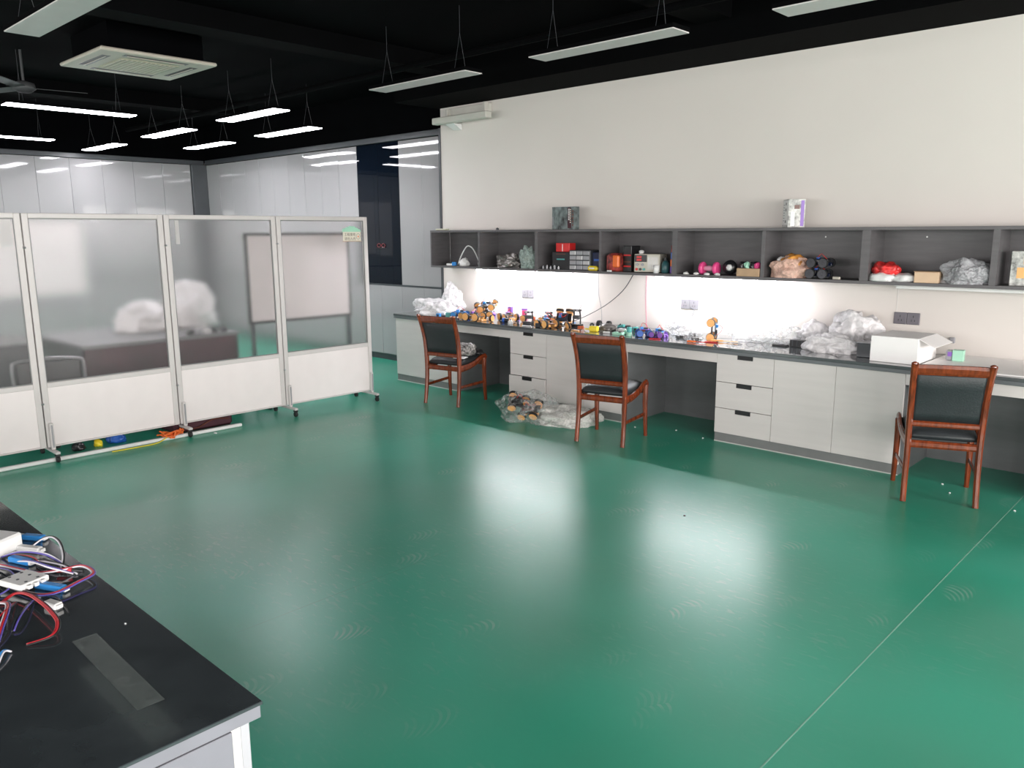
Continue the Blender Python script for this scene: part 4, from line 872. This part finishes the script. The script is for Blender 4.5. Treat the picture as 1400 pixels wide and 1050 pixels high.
# bay 4
t = thing('red_net_pack', 'red and orange patterned round pack at the left of the fourth bay', 'pack', (-4.47, YI, ZS))
MB().lathe([(0.07, 0.0), (0.085, 0.02), (0.085, 0.14), (0.06, 0.165), (0, 0.17)], (0, 0, 0), 'Z', 20).build('pack_body', redmesh_m, t, smooth=True); MB().b(0.02, 0.09, -0.088, -0.05, 0.04, 0.15, 0.01).build('orange_side', orange_m, t)
box_item('tag_card', 'tiny white tag at the foot of the red patterned pack', 'tag', (-4.47, YI - 0.10, ZS), (0.05, 0.014, 0.014), plast_w)
box_item('component_box', 'black box with red bands between the red pack and power supply', 'box', (-4.335, YI + 0.06, ZS), (0.09, 0.14, 0.235), black_m, 0, extra=[('red_band', (0, -0.0705, 0.15), (0.08, 0.002, 0.014), red_m), ('red_band', (0, -0.0705, 0.09), (0.08, 0.002, 0.014), brown_m), ('red_band', (0, -0.0705, 0.05), (0.08, 0.002, 0.014), red_m)])
t = thing('power_supply', 'beige bench power supply with red display in the fourth shelf bay', 'power supply', (-4.13, YI + 0.02, ZS), 0.25)
MB().b(-0.10, 0.14, -0.08, 0.12, 0.006, 0.165, 0.004).build('case', mat('beige metal', (0.50, 0.47, 0.40), 0.4), t)
MB().b(-0.095, 0.02, -0.0835, -0.0805, 0.095, 0.158).build('display_bezel', black_m, t); MB().b(-0.075, -0.03, -0.086, -0.084, 0.13, 0.148).build('digits', red_m, t); MB().b(-0.075, -0.03, -0.086, -0.084, 0.105, 0.122).build('digits', red_m, t)
for i in range(3): MB().lathe([(0.0, -.012), (0.010, -.012), (0.012, 0)], (-0.075 + i * 0.035, -0.0805, 0.03), 'Y', 12).build('terminal', [red_m, black_m, teal_m][i], t)
for i in range(2): MB().lathe([(0.0, -.014), (0.011, -.014), (0.013, 0)], (-0.07 + i * 0.05, -0.0805, 0.072), 'Y', 12).build('dial', skyp_m, t)
for i in range(9): MB().b(0.03 + i * 0.011, 0.034 + i * 0.011, -0.0815, -0.0803, 0.03, 0.14).build('vent', alu2_m, t)
tag(MB().lathe([(0.02, 0), (0.024, 0.02), (0.018, 0.03), (0.0, 0.032)], (0, 0, 0), 'Z', 14).build('white_thimble', plast_w, loc=(-4.20, YI + 0.02, ZS + 0.166)), 'small white cap on top of the beige power supply', 'cap')
t = thing('dark_bottle', 'dark teal bottle right of the beige power supply', 'bottle', (-3.93, YI, ZS))
MB().lathe([(0.03, 0), (0.036, 0.01), (0.036, 0.08), (0.016, 0.11)], (0, 0, 0), 'Z', 18).build('bottle_body', mat('dark teal', (0.03, 0.10, 0.11), 0.3), t, smooth=True); MB().lathe([(0.016, 0.1105), (0.016, 0.135), (0.0, 0.136)], (0, 0, 0), 'Z', 14).build('bottle_cap', black_m, t)
t = thing('white_cup', 'small white cup in front of the dark teal bottle', 'cup', (-3.985, YI - 0.06, ZS))
MB().lathe([(0.022, 0), (0.03, 0.07), (0.027, 0.07), (0.02, 0.006), (0.0, 0.005)], (0, 0, 0), 'Z', 18).build('cup', plast_w, t, smooth=True)
for i, (mt, lb) in enumerate(((pur_m, 'dark purple cube at the bottom of the stack in the fourth bay'), (orange_m, 'orange cube second from bottom in the stacked cubes of the fourth bay'), (blue_m, 'blue cube third from bottom in the stacked cubes of the fourth bay'), (redmesh_m, 'reddish cube on top of the stacked cubes in the fourth bay'))):
    t = box_item('stacked_cube', lb, 'cube', (-3.85, YI + 0.02, ZS + i * 0.061), (0.055, 0.06, 0.06), mt, 0.1 * i, extra=[('face_dot', (0, -0.031, 0.03), (0.025, 0.002, 0.025), [blue_m, yel_m, brown_m, orange_m][i])])
# bay 5
t = thing('dumbbell', 'pink dumbbell shaped toy in the fifth shelf bay', 'dumbbell', (-3.48, YI - 0.02, ZS))
for s in (-1, 1): MB().lathe([(0.0, -.02), (0.045, -.018), (0.054, -.008), (0.054, .008), (0.045, .018), (0.0, .02)], (s * 0.065, 0, 0.0545), 'X', 18).build('end_weight', pink_m, t)
MB().lathe([(0.018, -.045), (0.024, 0), (0.018, .045)], (0, 0, 0.0545), 'X', 14).build('grip', mat('pale pink', (0.8, 0.35, 0.5), 0.4), t)
t = thing('round_speaker', 'black oval item with a white centre beside the pink dumbbell', 'speaker', (-3.30, YI, ZS))
MB().lathe([(0.0, -.04), (0.05, -.035), (0.062, 0), (0.05, .035), (0.0, .04)], (0, 0, 0.066), 'Y', 22).build('shell', black_m, t, smooth=True); MB().lathe([(0.0, -.048), (0.018, -.046), (0.03, -.037)], (0.01, 0, 0.066), 'Y', 18).build('white_centre', plast_w, t, smooth=True)
box_item('open_carton', 'low brown cardboard tray full of small parts in the fifth bay', 'box', (-3.10, YI - 0.01, ZS), (0.20, 0.14, 0.065), card_m, 0.0)
for i in range(8):
    rr = random.Random(i); tag(MB().blob((0, 0, 0), (0.05, 0.05, 0.05), 60 + i, 0.4, sub=2).build('small_part', [black_m, mint_m, black_m, pink_m, dark_m, cream_m, black_m, teal_m][i], loc=(-3.17 + (i % 4) * 0.045, YI - 0.04 + 0.05 * (i // 4), ZS + 0.066)), '%s part in the brown cardboard tray, %s from left in the %s row' % (['black', 'mint green', 'black', 'pink', 'dark grey', 'cream', 'black', 'teal'][i], ['first', 'second', 'third', 'fourth'][i % 4], ['front', 'back'][i // 4]), 'part', 'parts in the cardboard tray')
for i in range(4): tag(MB().blob((0, 0, 0), (0.05, 0.03, 0.02), 70 + i, 0.4, sub=2).build('paper_scrap', plast_w, loc=(-3.68 + i * 0.10, YI - 0.065, ZS)), '%s white paper scrap at the front edge of the fifth bay' % ['leftmost', 'second', 'third', 'rightmost'][i], 'litter', 'white scraps in the fifth bay')
# bay 6
t = thing('snack_bag', 'peach coloured open bag with orange packs in the sixth bay', 'bag', (-2.78, YI, ZS))
MB().blob((0, 0, 0), (0.30, 0.20, 0.16), 51, 0.25, sub=4).build('bag_skin', bagpink_m, t)
MB().blob((0.02, 0, 0.09), (0.18, 0.13, 0.09), 52, 0.35, sub=3).build('orange_pack', food_m, t, smooth=True); MB().blob((-0.07, 0.01, 0.09), (0.09, 0.1, 0.07), 53, 0.35, sub=3).build('white_fold', bag_m, t)
for q, nm in ((0, 'lower'), (1, 'upper')):
    toy_car('%s of two stacked dark blue toy cars with black wheels in the sixth bay' % nm, (-2.545 + 0.01 * q, YI - 0.01, ZS + 0.001 + q * 0.082), (0, 0, 0.05 - 0.1 * q), L=0.155, W=0.14, r=0.040, body=navy_m, rim=hub_m, deck=navy_m, extra=blue_m, sc=0.95)
box_item('white_bit', 'small white bit on its own at the right of the sixth bay', 'clutter', (-2.40, YI - 0.03, ZS), (0.06, 0.02, 0.02), cream_m, -0.3)
# bay 7
tag(MB().blob((0, 0, 0), (0.19, 0.12, 0.09), 54, 0.3, sub=4).build('snack_pack', mat('red snack print', (0.55, 0.03, 0.03), 0.35, var=0.8, scale=18), smooth=True, loc=(-2.06, YI, ZS + 0.048)), 'red snack pack lying on a white pack in the seventh bay', 'pack')
tag(MB().blob((0, 0, 0), (0.18, 0.12, 0.065), 55, 0.3, sub=3).build('white_pack', plast_w, smooth=True, loc=(-2.07, YI - 0.03, ZS)), 'white pack under the red snack pack', 'pack')
tag(MB().blob((0, 0, 0), (0.16, 0.12, 0.06), 56, 0.3, sub=3).build('white_pack', plast_w, smooth=True, loc=(-1.92, YI - 0.01, ZS)), 'white pack between the red pack and the cardboard box', 'pack')
box_item('cardboard_box', 'small light brown cardboard box in the seventh bay', 'box', (-1.76, YI - 0.01, ZS), (0.16, 0.13, 0.075), card2_m, 0.0, extra=[('lid', (0, 0, 0.0775), (0.168, 0.138, 0.004), card_m)])
tag(MB().blob((0, 0, 0), (0.30, 0.17, 0.16), 57, 0.3, sub=5).build('plastic_bag', baggrey_m, loc=(-1.52, YI - 0.02, ZS)), 'crumpled grey plastic bag in the seventh shelf bay', 'bag')
# bay 8
t = thing('printed_carton', 'tall white and orange printed carton in the rightmost visible bay', 'box', (-1.22, YI + 0.02, ZS), 0.1)
MB().b(-0.05, 0.05, -0.05, 0.05, 0, 0.225, 0.003).build('carton', printlight_m, t); MB().b(-0.012, 0.045, -0.0515, -0.0505, 0.05, 0.12).build('orange_print', yel_m, t); MB().b(0.02, 0.048, -0.0515, -0.0505, 0.14, 0.2).build('orange_print', card2_m, t)
# on top of the shelf
ZU = 1.6735
t = thing('picture_box', 'dark picture printed box standing on the wall shelf', 'box', (-5.10, 6.15, ZU))
MB().b(-0.145, 0.135, -0.03, 0.05, 0, 0.215, 0.002).build('carton', printdark_m, t)
MB().b(0.055, 0.10, -0.0315, -0.0305, 0.01, 0.205).build('maroon_stripe', maroon_m, t)
for i in range(7): MB().b(0.063, 0.078, -0.0325, -0.0318, 0.088 + i * 0.016, 0.098 + i * 0.016).build('print_mark', plast_w, t); MB().b(0.084, 0.095, -0.0325, -0.0318, 0.06 + i * 0.02, 0.072 + i * 0.02).build('print_mark', cream_m, t)
for i in range(5): MB().b(0.112, 0.124, -0.0318, -0.0308, 0.03 + i * 0.033, 0.05 + i * 0.033).build('print_mark', brown_m, t)
MB().b(-0.138, -0.126, -0.0318, -0.0308, 0.04, 0.12).build('print_mark', skyp_m, t)
t = thing('product_box', 'white and purple printed box standing on the wall shelf further right', 'box', (-2.80, 6.17, ZU), 0.72)
MB().b(-0.065, 0.065, -0.085, 0.055, 0, 0.215, 0.002).build('carton', printlight_m, t)
MB().b(-0.0665, -0.0655, -0.08, 0.05, 0.02, 0.205).build('white_side', plast_w, t)
for i, (yy, zz) in enumerate(((-0.04, 0.17), (-0.04, 0.125), (-0.04, 0.035))): MB().b(-0.0675, -0.0667, yy, yy + 0.022, zz, zz + 0.02).build('print_mark', dark_m, t)
for i in range(7): MB().b(-0.0675, -0.0667, 0.0, 0.035, 0.05 + i * 0.02, 0.054 + i * 0.02).build('print_mark', skyp_m, t)
MB().b(0.03, 0.055, -0.0865, -0.0855, 0.01, 0.205).build('purple_stripe', pur_m, t); MB().b(-0.045, -0.015, -0.0865, -0.0855, 0.01, 0.12).build('white_strip', plast_w, t); MB().b(-0.02, 0.02, -0.0865, -0.0855, 0.14, 0.17).build('dark_print', brown_m, t)
tag(MB().b(-0.09, 0.09, -0.03, 0.03, 0, 0.018, 0.006).build('sponge', mat('pale cream foam', (0.62, 0.62, 0.48), 0.7), loc=(-6.90, 6.15, ZU)), 'pale cream flat item on the left end of the wall shelf', 'clutter')
tag(MB().blob((0, 0, 0), (0.03, 0.03, 0.022), 5, 0.3, sub=2).build('dark_pebble', dark_m, loc=(-6.03, 6.15, ZU)), 'tiny dark knob on the shelf top left of the picture box', 'clutter')

# ================================================================ BAG ON THE FLOOR
bag('clear plastic bag heap on the floor, left lobe around the toy robot car', (-4.70, 5.19, 0.001), (0.58, 0.44, 0.24), film('very clear film', (0.85, 0.87, 0.86), 0.14, 0.3, 0.8, 14), 11, 0.2, 0.3)
bag('whitish crumpled plastic bag on the floor behind the middle chair leg', (-4.33, 5.27, 0.001), (0.52, 0.36, 0.15), film('milky film', (0.85, 0.84, 0.80), 0.70, 0.3, 0.8), 12, 0.5, 0.3)
toy_car('toy robot car at the left inside the clear bag on the floor', (-4.80, 5.13, 0.115), (0.65, 0.35, 0.9), L=0.17, W=0.15, r=0.037, extra=black_m, deck=black_m)
toy_car('toy robot car at the right inside the clear bag on the floor', (-4.60, 5.11, 0.085), (0.65, -0.15, 0.2), L=0.17, W=0.15, r=0.037, extra=black_m, deck=brown_m)
for i, (xx, yy) in enumerate(((-3.82, 5.56), (-3.50, 5.70), (-3.2, 5.62), (-1.33, 5.45), (-0.95, 5.35), (-1.42, 5.62), (-2.35, 3.95))):
    tag(MB().blob((0, 0, 0), (0.014, 0.012, 0.007), 80 + i, 0.4, sub=2).build('floor_speck', plast_w if i < 6 else dark_m, loc=(xx, yy, 0.0)), ['white crumb beside the middle chair on the floor', 'white crumb deep under the middle knee space', 'white crumb by the three drawer cabinet plinth', 'white crumb between the legs of the rightmost chair', 'white crumb on the floor at the right photo edge', 'white crumb behind the rightmost chair front leg', 'tiny dark crumb on the open green floor'][i], 'litter', 'white crumbs on the floor' if i < 6 else None)

# ================================================================ NEAR DESK
deskg_m = mat('cool grey desk laminate', (0.21, 0.205, 0.235), 0.4)
deskw_m = mat('desk door white', (0.42, 0.41, 0.44), 0.4)
t = thing('lab_desk', 'large desk with black glossy top at the lower left of the photo', 'desk')
MB().b(-4.6, -1.326, -0.60, 0.69, 0.749, 0.757, 0.0015).build('glass_top', blackglass_m, t)
MB().b(-4.598, -1.330, -0.598, 0.686, 0.722, 0.7485, 0.001).build('top_frame', deskg_m, t)
MB().b(-4.58, -1.358, -0.58, 0.655, 0.06, 0.7215).build('carcass', gloss2_m, t)
MB().b(-4.56, -1.38, -0.55, 0.63, 0.0, 0.0595).build('plinth', plinth_m, t)
for i in range(4): MB().b(-4.55 + i * 0.80, -3.76 + i * 0.80, 0.6555, 0.676, 0.07, 0.706, 0.002).build('door', deskw_m, t)
MB().b(-1.357, -1.340, -0.57, 0.63, 0.07, 0.712, 0.001).build('end_panel', deskg_m, t)
ZD = 0.7575
t = tag(MB().box((0, 0, 0.0004), (0.375, 0.052, 0.0006)).build('tape_strip', tape_m, loc=(-1.66, 0.5395, ZD), rot=(0, 0, -0.02)), 'strip of clear tape stuck on the black desk top', 'tape')
CB = {'c1':[(-2.494,0.608),(-2.499,0.647),(-2.467,0.670),(-2.402,0.671),(-2.322,0.654),(-2.285,0.635)],
'c2':[(-2.441,0.530),(-2.348,0.558),(-2.284,0.578),(-2.251,0.621),(-2.236,0.667),(-2.189,0.678),(-2.152,0.669),(-2.136,0.630),(-2.117,0.572),(-2.151,0.536),(-2.239,0.511)],
'c3':[(-2.172,0.461),(-2.187,0.497),(-2.141,0.516),(-2.056,0.521),(-1.985,0.521),(-1.924,0.515),(-1.885,0.490),(-1.900,0.442)],
'c4':[(-2.183,0.456),(-2.126,0.466),(-2.059,0.447),(-2.003,0.422),(-1.946,0.395)],
'c5':[(-1.835,0.366),(-1.881,0.392),(-1.894,0.409)],
'c6':[(-2.314,0.489),(-2.224,0.507),(-2.149,0.532),(-2.136,0.554)],
'c7':[(-2.502,0.564),(-2.439,0.587),(-2.381,0.599),(-2.326,0.597),(-2.291,0.630)],
'c8':[(-2.440,0.565),(-2.342,0.582),(-2.263,0.603),(-2.230,0.647)],
'd1':[(-2.03,0.395),(-2.07,0.45),(-2.15,0.49)],'d2':[(-2.50,0.55),(-2.43,0.58),(-2.36,0.62),(-2.33,0.65)],'d3':[(-2.13,0.52),(-2.07,0.49),(-2.02,0.46),(-1.99,0.44)],'d4':[(-2.14,0.555),(-2.09,0.565),(-2.00,0.56)],
'd5':[(-2.42,0.60),(-2.34,0.615),(-2.27,0.64),(-2.22,0.655)],'c9':[(-2.421,0.516),(-2.358,0.529),(-2.289,0.524),(-2.235,0.497),(-2.227,0.470)]}
wr = mat('wire white', (0.72, 0.70, 0.75), 0.35); wred = mat('wire red', (0.50, 0.02, 0.03), 0.35); wbl = mat('wire violet', (0.10, 0.08, 0.35), 0.35)
def ribbon(label, key, mats_, hump=0.02, sp=0.0042, r=0.0022):
    t = thing('cable', label, 'cable', group='cables on the black desk')
    P = smoothpts([(p[0], p[1], ZD + 0.003 + hump * math.sin(PI * i / (len(CB[key]) - 1))) for i, p in enumerate(CB[key])], 7)
    for q, mt in enumerate(mats_):
        off = (q - (len(mats_) - 1) / 2) * sp; out = []
        for i, p in enumerate(P):
            tt = (P[min(i + 1, len(P) - 1)] - P[max(i - 1, 0)]).normalized(); nn = Vector((-tt.y, tt.x, 0)).normalized(); out.append(p + nn * off + Vector((0, 0, 0.001 * (q % 2))))
        MB().tube(out, r, 6).build('strand', mt, t, smooth=True)
ribbon('black and white cable arching over the blue connectors', 'c1', [wr, black_m], 0.035)
ribbon('long red, white and violet ribbon cable looping to the desk edge', 'c2', [wr, wred, wbl], 0.015)
ribbon('red cable with black sleeve looping below the white circuit module', 'c3', [wred, wred, black_m], 0.02, 0.0035)
ribbon('white and red cable at the left photo edge below the module', 'c4', [wr, wred, wbl], 0.02)
ribbon('short white cable end nearest the bottom at the left photo edge', 'c5', [wr, blue2_m], 0.01)
ribbon('black cable passing under the white circuit module', 'c6', [black_m, maroon_m], 0.006)
ribbon('black cable running from the bright box to the red splice', 'c7', [black_m, wred], 0.012)
ribbon('white and violet cable crossing between the two blue plugs', 'c8', [wr, wbl], 0.025)
ribbon('black cable curling left of the white circuit module', 'c9', [black_m, wbl], 0.01)
ribbon('black cable bending down below the white module toward the photo edge', 'd1', [black_m, wred], 0.02)
ribbon('thin violet and white cable behind the bright white box', 'd2', [wbl, wr], 0.03)
ribbon('black and violet cable dropping from the module to the red loop', 'd3', [black_m, wbl], 0.015)
ribbon('short black cable tail pointing to the desk edge below the ribbon loop', 'd4', [black_m], 0.004)
ribbon('white and black cable rising over the middle of the tangle', 'd5', [wr, black_m], 0.015)
def board_item(label, loc, rz):
    t = thing('circuit_module', label, 'circuit', loc, rz)
    MB().box((0, 0, 0.009), (0.088, 0.078, 0.016), 0.003).build('case', plast_w, t)
    for i in range(3):
        for j in range(2): MB().lathe([(0.0, 0), (0.004, 0.0), (0.004, 0.001), (0, 0.001)], (-0.032 + i * 0.032, -0.016 + j * 0.032, 0.0172), 'Z', 8).build('hole', dark_m, t)
    for j in range(3): MB().b(0.0445, 0.055, -0.026 + j * 0.018, -0.014 + j * 0.018, 0.004, 0.014, 0.001).build('socket_tab', plast_w, t)
    return t
board_item('white circuit module with holes among the cables on the black desk', (-2.245, 0.535, ZD + 0.008), 0.33)
def plug_item(label, loc, rz, mt, L=0.07, tail=True):
    t = thing('connector', label, 'connector', loc, rz)
    MB().box((0, 0, 0.008), (L, 0.022, 0.016), 0.003).build('plug_body', mt, t)
    MB().box((L * 0.55, 0, 0.008), (L * 0.12, 0.016, 0.010), 0.001).build('plug_nose', plast_w, t)
    if tail: MB().box((-L * 0.8, 0, 0.007), (L * 0.55, 0.020, 0.013), 0.002).build('plug_sleeve', plast_w, t)
plug_item('bright blue plug with white sleeve at the top of the cable tangle', (-2.585, 0.655, ZD), 0.55, blue2_m)
plug_item('bright blue plug under the bright white box', (-2.42, 0.575, ZD), 0.35, blue2_m, 0.08, False)
plug_item('long blue plug along the lower side of the white module', (-2.175, 0.575, ZD), 0.45, blue2_m, 0.09, False)
plug_item('white plug with metal pins between the blue plugs', (-2.50, 0.615, ZD), 0.5, plast_w, 0.09, True)
plug_item('clear white plug near the desk edge below the red splice', (-2.06, 0.545, ZD), 0.3, plast_w, 0.045, False)
box_item('white_charger', 'bright white box at the left photo edge on the black desk', 'charger', (-2.57, 0.545, ZD), (0.13, 0.09, 0.05), plast_w, 0.5, bev=0.006)
t = thing('heat_shrink', 'red splice where cables cross near the desk edge', 'splice', (-2.25, 0.632, ZD + 0.012), 0.8)
MB().cyl((-0.02, 0, 0), (0.02, 0, 0), 0.006, 10).build('sleeve', wred, t); MB().cyl((0.021, 0, 0), (0.05, 0.0, -0.004), 0.005, 10).build('black_sleeve', black_m, t)
tag(MB().blob((0, 0, 0), (0.006, 0.004, 0.002), 2, 0.3, sub=2).build('desk_speck', plast_w, loc=(-1.845, 0.632, ZD)), 'tiny white speck on the black desk top', 'litter')
